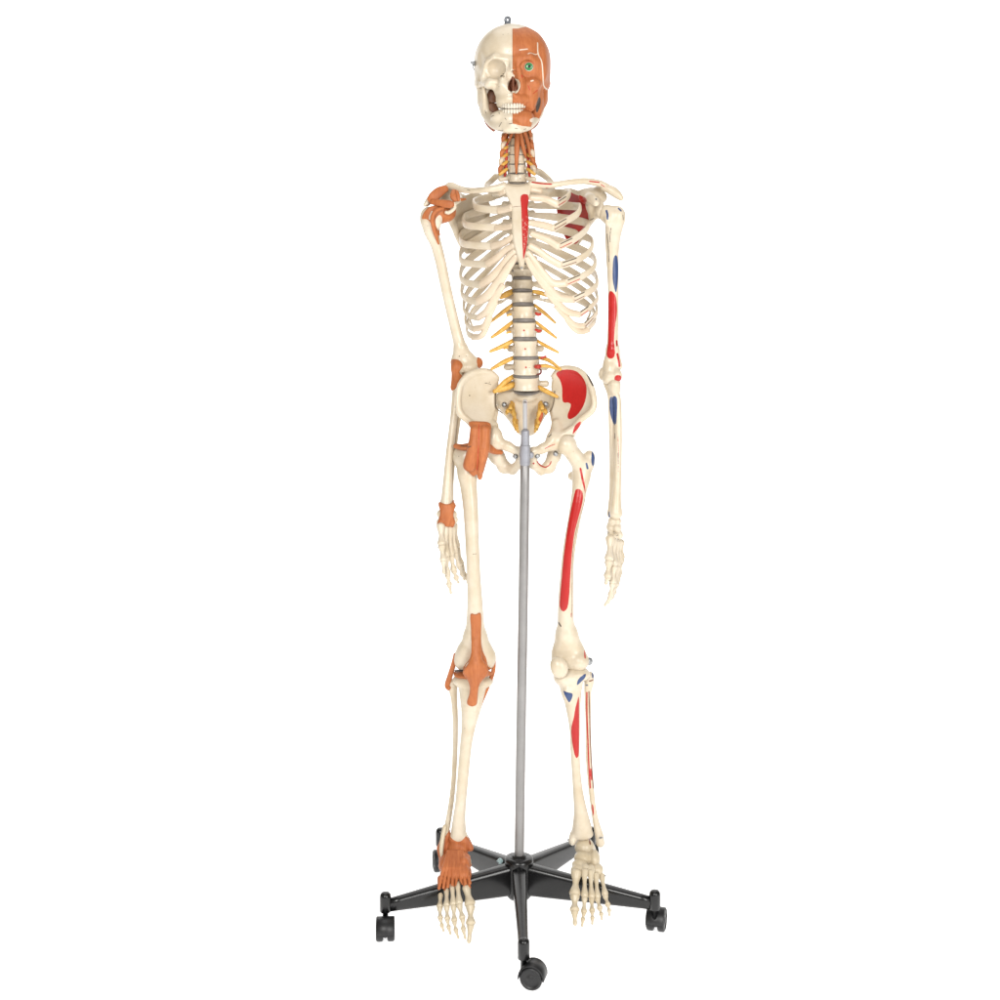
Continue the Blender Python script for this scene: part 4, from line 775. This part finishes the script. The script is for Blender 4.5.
# hip ligaments on the picture-left side
femHeadL = [pell(486, 441, .036, 9.6, 9.6, 9.6, 2)]
hl = [(469, 422.6, .0), (472, 430, -.004), (471.6, 437, -.006), (472.4, 443, -.006), (468, 452, -.004), (464.4, 462, .004), (466.6, 469, .012), (473, 476, .018), (477, 474, .016), (478.4, 479, .02), (481.6, 478.6, .02), (483.6, 470, .012), (487, 459, .002), (489.4, 447, -.006), (490.4, 436, -.006), (490.2, 424, .002), (480, 421.8, .0)]
def hdep(x, z):
    q = p3(478, 446, 0); u = (z - q[2]); return -.004 + .0 * x + np.clip(-u, 0, .1) * .36 + np.clip(u, 0, .1) * .14 + ((x - q[0]) / .018) ** 2 * .003
solid('hip_ligament', [plate(hl, hdep, .0048, 2, smooth=3), pcone((475, 430, -.004, 4.6), (473.6, 446, -.006, 5), 3), pcone((473.6, 446, -.006, 5), (469.6, 465, .002, 6.4), 3), pcone((485, 430, -.004, 4.8), (484, 448, -.006, 5), 3), pcone((484, 448, -.006, 5), (480, 470, .008, 3.6), 3)]
      + chain([(455.6, 446, .036, 2.2), (463, 447.2, .028, 3.0), (473, 446, .014, 4)], 3) + chain([(487, 447, .012, 4), (494, 450.6, .024, 3.4), (501, 452.4, .03, 2.0)], 3) + chain([(478.8, 418, -.018, .9), (478.8, 432, -.014, 1.1), (478.6, 446, -.016, 1.2), (477.6, 460, -.006, 1.2), (476.8, 472, .006, 1.3), (477.4, 480, .012, 1.5)], 1.5, neg=True), MU, sk, h=.0012,
      marks=[('mark_dark_red', 'line', ([(478.8, 424), (478.8, 434), (478.6, 446), (477.7, 460), (477, 471)], .5)), ('mark_ink_shade', 'line', ([(461, 448), (466, 447.6), (471, 445.4)], .6))], y=-.005)  # groove shade painted in as a dark line between the two bands

# ------------------------------------------------------------------ legs
femL = femHeadL + [pcone((486, 441, .038, 6.4), (466, 455, .04, 7.4), 4), pell(460.4, 457.6, .046, 7.4, 9, 8.4, 4), pell(459, 453, .05, 5, 5.5, 6, 3)] + chain([(465.5, 462, .042, 9), (467.4, 474, .038, 9.8), (468.6, 486, .034, 8.2), (470.8, 510, .026, 7.2), (472.6, 550, .018, 6.5), (474, 580, .016, 6.6), (475, 605, .018, 7.6), (475.2, 622, .022, 8.6), (475.2, 636, .026, 10.4)], 4) \
    + [pcone((475, 636, .028, 9.6), (464.4, 655, .034, 9), 5), pcone((475.4, 636, .028, 9.6), (486, 655, .034, 9), 5), pell(463.6, 660, .038, 9.6, 9.6, 12, 4), pell(486, 660, .038, 9.4, 10, 12, 4), pell(475, 655, .02, 12, 9, 5, 5), pell(475, 669, .05, 4, 7, 12, 2, neg=True), pell(466, 652, .03, 8, 8, 9, 4)]
fL = solid('thigh_bone', femL, B, sk, marks=[('mark_ink_shade', 'dot', (470.6, 520, .4)), ('mark_ink_shade', 'dot', (477, 628, .5)), ('mark_ink_shade', 'line', ([(473, 552.6), (476.6, 552.2)], .4)), ('mark_ink_shade', 'dot', (458.6, 457, .6)), ('mark_ink_shade', 'dot', (462, 460, .5))], y=.02)
tibL = [pell(463.4, 680.4, .034, 10.6, 6, 11, 4), pell(483, 681, .034, 10, 6, 11, 4)] + chain([(472.7, 685, .03, 14), (472, 696, .026, 12), (470.8, 710, .02, 9.4), (468.4, 728, .014, 6.6), (466, 745, .008, 5.7), (463.6, 770, .002, 5.4), (461, 800, -.002, 5.2), (459.2, 818, .0, 6.0), (458.6, 834, .002, 7.6)], 3) + [pell(471.4, 697, .01, 4.6, 8, 5, 3), pell(464.6, 841, .0, 4, 7, 5, 3), pell(457.6, 838, .004, 8, 5, 7, 3)]
solid('shin_bone', tibL, B, sk, marks=[('mark_ink_shade', 'dot', (464.8, 729, .6)), ('mark_ink_shade', 'dot', (463, 752, .4))], y=.0)
fibL = chain([(452.4, 683.6, .052, 4.6), (452.8, 689, .052, 4.4), (454, 698, .05, 3.0), (455.4, 720, .044, 2.5), (455.2, 745, .036, 2.4), (454, 775, .026, 2.2), (451.6, 800, .02, 2.3), (448.4, 820, .014, 2.6), (444.8, 838, .008, 3.0), (442.4, 848, .004, 3.8)], 2)
solid('calf_bone', fibL, B, sk, marks=[('mark_brown', 'line', ([(453.5, 780), (451.4, 803), (449.6, 822)], .35))], y=.02)
patL = [pell(475.4, 670, -.002, 10.5, 10, 5.5, 3)]
solid('kneecap', patL, B, sk)
shell('knee_ligament', femL + tibL + patL, [[(470.3, 615.3), (475.6, 615), (481, 615.3), (481, 640), (482.6, 652), (486, 660), (488.4, 669), (493, 672.4), (492.6, 676.6), (486, 677.6), (480.4, 682), (478.2, 690), (477.2, 702), (475.6, 705.6), (471, 706.2), (467.2, 704.4), (467.2, 701), (469.6, 693), (469.6, 684), (466.4, 678.4), (462.8, 672.4), (464.6, 667.4), (469, 661), (471.2, 652), (471, 632)]], MU, sk, .0026, y=.0, front=.022,
      extra=[pcone((475.8, 613, .012, 5), (476, 645, .008, 5), 2, ), pcone((475.8, 642, .006, 5.4), (475.6, 664, -.006, 7), 3), pcone((475.4, 676, -.006, 7), (472.4, 702, .008, 5), 3), pell(475.4, 670, -.006, 13, 10, 5, 3), pcone((484, 673, .004, 4), (492, 674.6, .018, 2.4), 2)])
shell('meniscus', tibL, [[(453.6, 672), (466, 671.6), (468, 677), (463, 677.6), (454.6, 676.8)]], MU, sk, .003, y=.02, extra=[pell(463, 674, .032, 10.4, 3, 11.4, 1)])
tube('joint_gap_shade', [(455, 670.8, .016, .8), (461, 670.6, .012, 1.1), (466, 670.9, .012, .9)], plain('gap_shadow', srgb(60, 44, 36), .8), fL, 8)  # dark tube standing in for the shade inside the knee joint
band('knee_ligament', [(456, 654, .032, 2.4), (453.6, 664, .034, 2.5), (450, 676, .042, 2.7), (447.4, 685, .046, 2.8), (449, 689, .042, 2.2)], th=.7)
band('knee_ligament', [(494.4, 658, .034, 1.7), (493, 672, .03, 2.1), (487.6, 687, .026, 2), (481.4, 702, .02, 1.9), (477, 715, .016, 1.9), (473.4, 723.6, .012, 1.5)], th=.7)

femR = [pell(566.4, 444.6, .024, 10, 10, 10, 2), pcone((566, 444.6, .026, 7.2), (577.4, 459.5, .032, 8.2), 3), pell(587, 463, .042, 7.4, 8.4, 9, 3), pell(589.4, 457, .04, 5.4, 6.4, 6, 2), pell(572, 476, .046, 4, 4, 4, 3)] + chain([(582, 466, .038, 9.4), (581.4, 477, .034, 9.0), (579.4, 490, .028, 7.2), (577.6, 502, .024, 6.8), (574.2, 520, .02, 6.0), (570.2, 542, .016, 5.9), (567.8, 562, .016, 6.0), (566.4, 585, .018, 6.8), (565.8, 605, .02, 7.6), (565.8, 622, .024, 8.0), (566.6, 634, .028, 9.8)], 4) \
    + [pcone((566, 634, .03, 9), (560.6, 652, .036, 8.6), 5), pcone((567, 634, .03, 9), (576, 652, .034, 9), 5), pell(560.6, 658, .036, 9, 11.4, 11, 2.5), pell(579, 660.4, .028, 9.8, 9.6, 12, 2.5), pell(570, 657, .026, 9, 12, 7, 4), pcone((567.6, 640, .004, 2), (569.4, 668, -.008, 5), 4, neg=True)]
mk = [('mark_red', 'poly', [(574.6, 492), (576.4, 489), (579.4, 488.6), (582.4, 491.6), (583, 499), (581, 508), (578, 518.6), (574.4, 532), (572, 550), (570.4, 572), (569, 595), (567.4, 605.6), (564.4, 609.6), (561.6, 609.6), (559.6, 606.6), (559.4, 600), (561, 580), (563.2, 556), (566.4, 532), (570, 512)]),
      ('mark_red', 'poly', [(579.4, 469), (580.6, 467.4), (581.8, 469.4), (583.4, 477), (585.2, 486), (585.8, 495), (584, 489), (581.4, 480)]), ('mark_brown', 'line', ([(586, 496), (582.4, 508), (578.6, 520), (574.6, 536), (572.2, 556), (571.8, 580), (571.8, 617)], .42)),
      ('mark_blue', 'poly', [(592.4, 452.6), (594.4, 455), (595.8, 461), (594.6, 466.4), (592.6, 466.6), (591.4, 461)]), ('mark_blue', 'line', ([(586.6, 464), (587.6, 468.6)], 1.2)), ('mark_blue', 'line', ([(579.4, 446), (579.6, 449.4)], .7)),
      ('mark_ink_shade', 'line', ([(558.6, 622.4), (560.6, 625.4)], .9)), ('mark_red', 'poly', [(584.4, 651.4), (585.8, 653.6), (585.6, 658), (584, 656.4)]), ('mark_red', 'line', ([(571, 612), (570.8, 616)], .5))]
solid('thigh_bone', femR, B, sk, marks=mk, y=.018)
tibR = [pell(564.4, 677.4, .028, 10.6, 8, 12, 4), pell(580, 674, .028, 9.6, 6.4, 11, 4), pell(571.6, 672, .034, 5, 5, 6, 3)] + chain([(571, 681, .028, 12), (571, 690, .024, 10.4), (572.4, 700, .02, 8.2), (573.6, 714, .016, 6.4), (574.8, 730, .012, 5.0), (575, 750, .008, 4.4), (576.2, 772, .004, 4.2), (578, 792, .002, 4.8), (580.6, 812, .002, 6.6), (582, 828, .004, 9.6)], 3) + [pell(567.6, 694, .01, 4.8, 8, 5, 3), pell(581.6, 834, .004, 11.4, 5, 8, 3), pell(572.4, 840, .0, 3.6, 5, 5, 2.5)]
mk = [('mark_blue', 'poly', [(563.2, 691), (568, 691.6), (572.4, 693), (572.4, 697), (569.4, 702.4), (566.4, 698.4)]), ('mark_blue', 'poly', [(577, 685.8), (577.6, 681), (581, 676.6), (586, 674.6), (585.6, 678), (581.6, 683)]),
      ('mark_red', 'poly', [(578.8, 697), (579.4, 704), (579.4, 730), (579, 752), (577.4, 756.6), (575.4, 756.2), (573.4, 750), (571.4, 738), (571.2, 727), (573.6, 717), (575.4, 707)])]
solid('shin_bone', tibR, B, sk, marks=mk, y=.005)
fibR = chain([(589, 676.6, .044, 5), (589, 683, .044, 4.6), (587.8, 692, .042, 3.4), (588, 712, .036, 2.7), (588.4, 735, .03, 2.5), (589, 760, .022, 2.8), (591, 785, .016, 2.7), (593, 805, .012, 2.4), (596, 822, .01, 3.0), (599.4, 836, .008, 4.0), (600.4, 843, .008, 4.0)], 2)
mk = [('mark_red', 'line', ([(587.4, 695), (587.2, 715), (588, 740), (588.6, 762), (590, 786)], .9)), ('mark_brown', 'line', ([(589.4, 694), (590, 716), (590.4, 738), (591.4, 762), (593, 786)], .75)), ('mark_red', 'line', ([(590.6, 768), (591.4, 778)], .9)), ('mark_red', 'poly', [(591.4, 801.6), (592.8, 802.6), (593.6, 808), (593, 813.6), (591.6, 808)]),
      ('mark_blue', 'line', ([(593, 674), (593.4, 680)], 1.0)), ('mark_brown', 'line', ([(590, 683.4), (593.4, 682.6)], .9)), ('mark_blue', 'line', ([(586.6, 688), (588.4, 687.6)], .8))]
solid('calf_bone', fibR, B, sk, marks=mk, y=.02)
solid('kneecap', [pell(559.6, 668.4, .0, 8.4, 9.4, 6, 2), pell(557.6, 664, .002, 7, 7, 5, 3)], B, sk, h=.0013)
rnd_screw(p3(589.4, 661.4, .026), .0058, (.55, -1, .1), sk)
# feet
footL = [pell(458, 848, .006, 10, 8, 11, 4), pell(460, 862, -.03, 11, 9, 9, 4), pell(452, 858, .034, 8.4, 10, 18, 5), pell(447, 864, -.022, 7.6, 8.4, 11, 4), pell(464.4, 874, -.058, 6, 7, 9, 3), pell(456, 874, -.056, 6, 7, 9, 3), pell(447, 876, -.05, 6, 7, 9, 3), pell(455, 850, .06, 7, 8, 9, 4)]
ftL = solid('foot', footL, M['foot'], sk)
lgp = [[(447.6, 834), (450.6, 832.4), (456, 834.6), (462, 836), (465.6, 834.4), (469.4, 839), (473.8, 846.6), (471.4, 851), (468.4, 853.4), (470, 860), (470.4, 866.4), (468.6, 869), (471.6, 876), (472.8, 884), (471.4, 889.4), (468.8, 887), (465.6, 884), (464, 887.6), (462, 884), (458.4, 881), (456.6, 884), (454.4, 888.4), (452, 884.6), (450, 890), (447.6, 887.6), (444.6, 893), (441.6, 889.6), (438.4, 895), (436.4, 889), (436.8, 880), (438.8, 868), (437.2, 864), (434.4, 856), (433, 848), (435.6, 842), (440, 838.6), (444, 838)]]
lg = [[(a, c_, 0 if c_ < 852 else (-.045 if c_ < 872 else -.082)) for a, c_ in lgp[0]]]
mtL = []
for a, b, r in (((464, 877, -.062), (470, 905, -.098), 3.9), ((457, 876, -.06), (459, 905, -.1), 2.8), ((451.6, 877, -.056), (453.6, 906, -.098), 2.7), ((446.4, 878, -.052), (447, 907, -.092), 2.7), ((441, 879, -.044), (439.6, 908, -.084), 2.6)): mtL.append(pcone((*a, r), (*b, r * .8), .8))
fibx = [pcone((440.5, 850, .0, 4), (443, 866, -.02, 3), 3), pcone((468, 842, -.002, 4), (470.4, 848, -.006, 3.4), 3), pcone((464, 862, -.046, 5), (467, 868, -.05, 3.6), 3)]
for k in range(8):
    u = k / 7; fibx += [pcone((448 + 14 * u, 851, -.028, 1.5), (443.5 + 22.5 * u, 868, -.062, 1.6), .5), pcone((443.5 + 22.5 * u, 868, -.062, 1.6), (439 + 31 * u, 888 - 5 * u, -.084, 1.7), .5)]
shell('foot_ligament', footL + mtL + tibL[-3:] + fibL[-3:], lg, M['footlig'], sk, .0022, h=.0013, y=-.03, extra=fibx, smooth=1, lo=p3(431, 900, -.03) + np.array([0, -.09, 0]), hi=p3(476, 830, -.03) + np.array([0, .12, 0]))
tube('ankle_bone_tip', [(445, 826, .004, 2.2), (442.6, 838, -.004, 2.4), (441.4, 849, -.012, 2.2), (442, 857, -.018, 1.6)], M['foot'], ftL, 10)
toes(ftL, [([(466, 886, -.074), (470.4, 906, -.1), (470.6, 925, -.124), (468.8, 943, -.136)], 4.5), ([(457.4, 881.5, -.07), (459.4, 905, -.104), (462.6, 919, -.124), (463.4, 930, -.132), (465.4, 939, -.136)], 3.0),
           ([(452, 884, -.07), (453.6, 906, -.102), (454.4, 922, -.124), (456, 931, -.132), (458.6, 938.6, -.136)], 2.9), ([(446.5, 889, -.068), (446.8, 907, -.098), (447.4, 920, -.116), (448.8, 928, -.122), (450.6, 934.6, -.126)], 2.8), ([(440.6, 894, -.066), (439.8, 908, -.09), (440.4, 919, -.106), (442, 926, -.112), (443.8, 931.6, -.116)], 2.7)], M['foot'])
footR = [pell(584.4, 847, .006, 9.4, 8.6, 10, 4), pell(582.6, 858, -.024, 8.2, 6.4, 8, 1.2), pell(579.6, 864.6, -.044, 7.4, 4.6, 6, .8), pell(594, 859, -.02, 5.8, 8.6, 10, 1.2), pell(597.6, 869.6, -.04, 5.4, 5.6, 7, .8), pell(588, 852, .05, 8, 9, 16, 5), pell(577.4, 871, -.056, 6.4, 6, 7, 1.6), pell(585, 870, -.056, 4.2, 6, 7, 1.4), pell(590.8, 871, -.052, 4.2, 6, 7, 1.4), pell(588, 863, -.012, 8, 8, 9, 1.5),
         pell(591, 851.6, -.022, 1.6, 2, 4, 1, neg=True), pell(588.6, 861, -.05, 1, 3, 3, 1, neg=True)]
ftR = solid('foot', footR, M['foot'], sk, h=.0013, marks=[('mark_ink_shade', 'dot', (581, 870, .5)), ('mark_brown', 'line', ([(574, 865), (580, 867), (587, 864)], .4)), ('mark_brown', 'line', ([(591, 850.4), (591.6, 853)], .9))], y=-.045)
toes(ftR, [([(576.4, 872, -.066), (574.8, 896, -.1), (574.6, 911.5, -.122), (575, 925.4, -.134)], 4.6), ([(584.6, 870, -.066), (584.6, 898, -.106), (583.8, 913, -.126), (582.8, 920, -.132), (582, 926.6, -.136)], 2.9),
           ([(590.6, 871, -.062), (591.6, 899, -.1), (592.2, 912, -.12), (592.4, 918.6, -.126), (592.2, 924.6, -.13)], 2.8), ([(596, 874, -.056), (597.4, 899, -.094), (600, 909, -.11), (601.4, 914.6, -.116), (602, 920, -.12)], 2.8), ([(601.6, 875, -.046), (605.4, 896, -.084), (608, 905.6, -.1), (609.2, 911, -.106), (609.4, 916, -.11)], 2.7)], M['foot'])
tube('wire_pin', [(603, 877, -.05, .6), (606, 875, -.05, .6)], M['metal'], ftR, 6); tube('wire_pin', [(567.6, 840, .0, .8), (571, 839, -.002, .8)], M['metal'], ftR, 6); tube('wire_pin', [(599.6, 838, -.002, .8), (602.6, 837.4, -.004, .8)], M['metal'], ftR, 6)

# thin suspension cord from the lowest left rib
tube('cord', [(468, 337, .06, .22), (474, 344, .05, .22), (489, 343.6, .05, .22), (500, 342, .056, .22)], M['clear'], sk, 5)

# ================================================================== ROLLING STAND
st = empty('rolling_stand', (p3(519, 915, 0)[0], 0, 0), 'black five-legged stand on casters with a grey metal pole that carries the skeleton', 'stand')
hub = p3(519, 870, 0); HXx = hub[0]
V, F = pxsweep([(519.2, 862, 0, 4.8), (520.6, 760, 0, 4.8), (523.2, 600, 0, 4.8), (525, 462, 0, 4.8)], sides=24, up=(0, -1, 0)); link('pole', V, F, M['steel'], st)
MB().add(*pxsweep([(525, 464.5, -.001, 5.0), (525, 462, -.001, 5.2), (525.1, 446, -.001, 5.2), (525.1, 445, -.001, 4.5), (525.2, 432, -.001, 4.2), (525.2, 430.6, -.001, 3.4)], sides=20, up=(0, -1, 0))).build('sleeve', M['sleeve'], st)
MB().add(*pxsweep([(525.2, 434, .002, 2.3), (525.1, 416, .018, 2.4), (525, 401, .032, 2.4)], sides=16, up=(0, -1, 0))).build('upper_rod', M['chrome'], st)
rnd_screw(p3(525, 402.6, .026), .0022, (0, -1, 0), st)
V, F = sweep([p3(521, 455, .006), p3(532, 455, .006)], .006, .006, up=(0, 0, 1), sides=16, n=6, exp=.5); link('bracket', V, F, M['sleeve'], st)
# hub with a domed cap and collar
zt = .110
prof = [(.020, .034), (.0245, .040), (.0255, .090), (.027, .096), (.0272, .104), (.0255, .1085), (.021, .1098), (.0145, .1092), (.0135, .113), (.011, .1138)]
link('hub', *lathe([(r, z) for r, z in prof], (HXx, 0, 0), (0, 0, 1), 40), M['black'], st)
def leg_mesh():
    secs = [(.012, .0135, .099, .043), (.024, .0135, .0985, .043), (.06, .0125, .0935, .0435), (.12, .0110, .0855, .0445), (.18, .0098, .0772, .0455), (.232, .0088, .0700, .0463), (.252, .0086, .0672, .0466)]
    V = []; F = []
    for r, w, t, b in secs:
        for x, z in ((-.72, b), (.72, b), (.86, b + .004), (1, t - .010), (.94, t - .0045), (.66, t - .0012), (.34, t), (-.34, t), (-.66, t - .0012), (-.94, t - .0045), (-1, t - .010), (-.86, b + .004)): V.append((r, x * w, z))
    n = 12
    for k in range(len(secs) - 1):
        for j in range(n): F.append([k * n + j, (k + 1) * n + j, (k + 1) * n + (j + 1) % n, k * n + (j + 1) % n])
    F.append(list(range(n))); F.append([(len(secs) - 1) * n + j for j in range(n)][::-1])
    mb = MB().add(V, F)
    mb.add(*lathe([(.0095, .0455), (.0102, .0465), (.0102, .072), (.0095, .0765), (.007, .0795), (.003, .0805)], (.2585, 0, 0), (0, 0, 1), 20))
    return mb
def place(mb_v, ang):
    c, s = math.cos(ang), math.sin(ang); v = np.asarray(mb_v); return np.column_stack([v[:, 0] * c - v[:, 1] * s + HXx, v[:, 0] * s + v[:, 1] * c, v[:, 2]])
def caster_meshes():
    """twin-wheel caster at the origin, wheels rolling along x, axle along y"""
    R = .0212; hood = MB(); wheels = []
    for s in (-1, 1):
        pr = [(.004, -.0075), (R - .004, -.0075), (R - .001, -.0062), (R, -.004), (R, .004), (R - .001, .0058), (R - .0036, .0075), (R - .0052, .0072), (R - .006, .0058), (.007, .0062), (.006, .0072), (.001, .0074)]
        V, F = lathe(pr, (0, s * .0112, R), (0, s, 0), 36); wheels.append((V, F))
    arc = np.linspace(math.radians(-5), math.radians(185), 15); V = []; F = []
    for a in arc:
        for r, y in ((R + .0036, -.0168), (R + .0036, .0168), (R + .0016, .0183), (R + .0014, -.0183)): V.append((r * math.cos(a), y, R + r * math.sin(a)))
    for k in range(len(arc) - 1):
        for j in range(4): F.append([k * 4 + j, k * 4 + (j + 1) % 4, (k + 1) * 4 + (j + 1) % 4, (k + 1) * 4 + j])
    F.append([0, 3, 2, 1]); e = (len(arc) - 1) * 4; F.append([e, e + 1, e + 2, e + 3])
    hood.add(V, F)
    hood.add(*sweep([(-.012, 0, R + .004), (.014, 0, R + .004)], .0045, .014, up=(0, 0, 1), sides=12, n=5, exp=.5))
    stem = MB().add(*lathe([(.0058, .030), (.0058, .048), (.0075, .0485), (.0075, .0515), (.0045, .052), (.0045, .06)], (-.017, 0, 0), (0, 0, 1), 16))
    return hood, wheels, stem
base = math.radians(-90 + 1)
swivel = {0: math.radians(-14), 1: math.radians(74), 2: math.radians(102), 3: math.radians(-80), 4: math.radians(-86)}
lm = leg_mesh(); lv = np.vstack(lm.v); hd, wh, sm = caster_meshes()
for i in range(5):
    a = base + i * math.radians(72)
    leg = link('leg', place(lv, a), lm.f, M['black'], st, smooth=False)
    leg.data.polygons.foreach_set('use_smooth', [True] * len(leg.data.polygons))
    p = np.array([.2585 * math.cos(a) + HXx, .2585 * math.sin(a), 0]); t = swivel[i]; c, s = math.cos(t), math.sin(t)
    def pl(v): v = np.asarray(v) * .92 + np.array([.0156, 0, 0]); return np.column_stack([v[:, 0] * c - v[:, 1] * s + p[0], v[:, 0] * s + v[:, 1] * c + p[1], v[:, 2]])
    ca = link('caster', pl(np.vstack(hd.v)), hd.f, M['rubber'], st)
    for V, F in wh: link('wheel', pl(V), F, M['rubber'], ca)
    link('stem', pl(np.vstack(sm.v)), sm.f, M['metal' if i not in (0, 1, 4) else 'black'], ca)
# clear twist of packing tie by the hub
tw = MB()
for k in range(3): tw.add(*pxsweep([(497 + k, 861 + k, .03, .5), (500, 858.6 + 1.6 * k, .02, .7), (502.6 - k, 861.4, .018, .6), (499 + k, 863.6, .02, .5)], sides=6, up=(0, -1, 0)))
tw.build('plastic_tie', plain('clear_plastic', srgb(196, 226, 228), .15), st)


# ------------------------------------------------------------------ setting, camera, light
def backdrop():
    # studio sweep: floor running back and curving up into a wall, made to glow white
    prof = [(-2.2, 0.0)] + [(y, 0.0) for y in np.linspace(-1.5, 2.2, 8)]
    R = 1.2
    prof += [(2.2 + R * math.sin(a), R - R * math.cos(a)) for a in np.linspace(.12, math.pi / 2, 12)]
    prof += [(2.2 + R, z) for z in (2.0, 3.0, 4.2)]
    V = []; F = []
    for x in (-5.0, 5.0):
        for y, z in prof: V.append((x, y, z))
    n = len(prof)
    for i in range(n - 1): F.append([i, n + i, n + i + 1, i + 1])
    m, nt, bs = new_mat('glowing_white_sweep')
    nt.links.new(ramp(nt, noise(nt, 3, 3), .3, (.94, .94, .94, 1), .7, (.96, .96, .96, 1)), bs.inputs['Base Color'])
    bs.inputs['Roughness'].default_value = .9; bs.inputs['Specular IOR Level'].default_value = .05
    bs.inputs['Emission Color'].default_value = (1, 1, 1, 1); bs.inputs['Emission Strength'].default_value = GLOW  # added glow keeps the sweep white through cast shadows
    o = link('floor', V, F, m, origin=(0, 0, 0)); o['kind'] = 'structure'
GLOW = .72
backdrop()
def area(name, loc, target, size, power, col=(1, 1, 1)):
    L = bpy.data.lights.new(name, 'AREA'); L.energy = power; L.size = size[0]; L.shape = 'RECTANGLE'; L.size_y = size[1]; L.color = col
    o = bpy.data.objects.new(name, L); COL.objects.link(o); o.location = loc
    d = np.array(target) - np.array(loc)
    from mathutils import Vector
    o.rotation_euler = Vector(d).to_track_quat('-Z', 'Y').to_euler(); return o
area('key_softbox', (-.75, -3.1, 2.05), (0, 0, .95), (.9, 1.1), 73, (1, .985, .96))
area('fill_softbox', (1.7, -2.8, 1.5), (0, 0, .8), (1.0, 1.6), 69, (1, .99, .97))
area('top_softbox', (0, .6, 3.6), (0, .4, 0), (2.4, 2.0), 36)
w = bpy.data.worlds.new('World'); sc.world = w; w.use_nodes = True
w.node_tree.nodes['Background'].inputs[0].default_value = (1, .95, .88, 1); w.node_tree.nodes['Background'].inputs[1].default_value = .26
cam = bpy.data.cameras.new('camera'); co = bpy.data.objects.new('camera', cam); COL.objects.link(co)
co.location = (0, -D, H); co.rotation_euler = (math.radians(90), 0, 0)
cam.sensor_width = 36; cam.lens = 36 * S * D / 1000; cam.shift_y = -(500 - HY) / 1000; cam.clip_end = 100
sc.camera = co
sc.view_settings.view_transform = 'Standard'; sc.view_settings.look = 'None'; sc.view_settings.exposure = 0
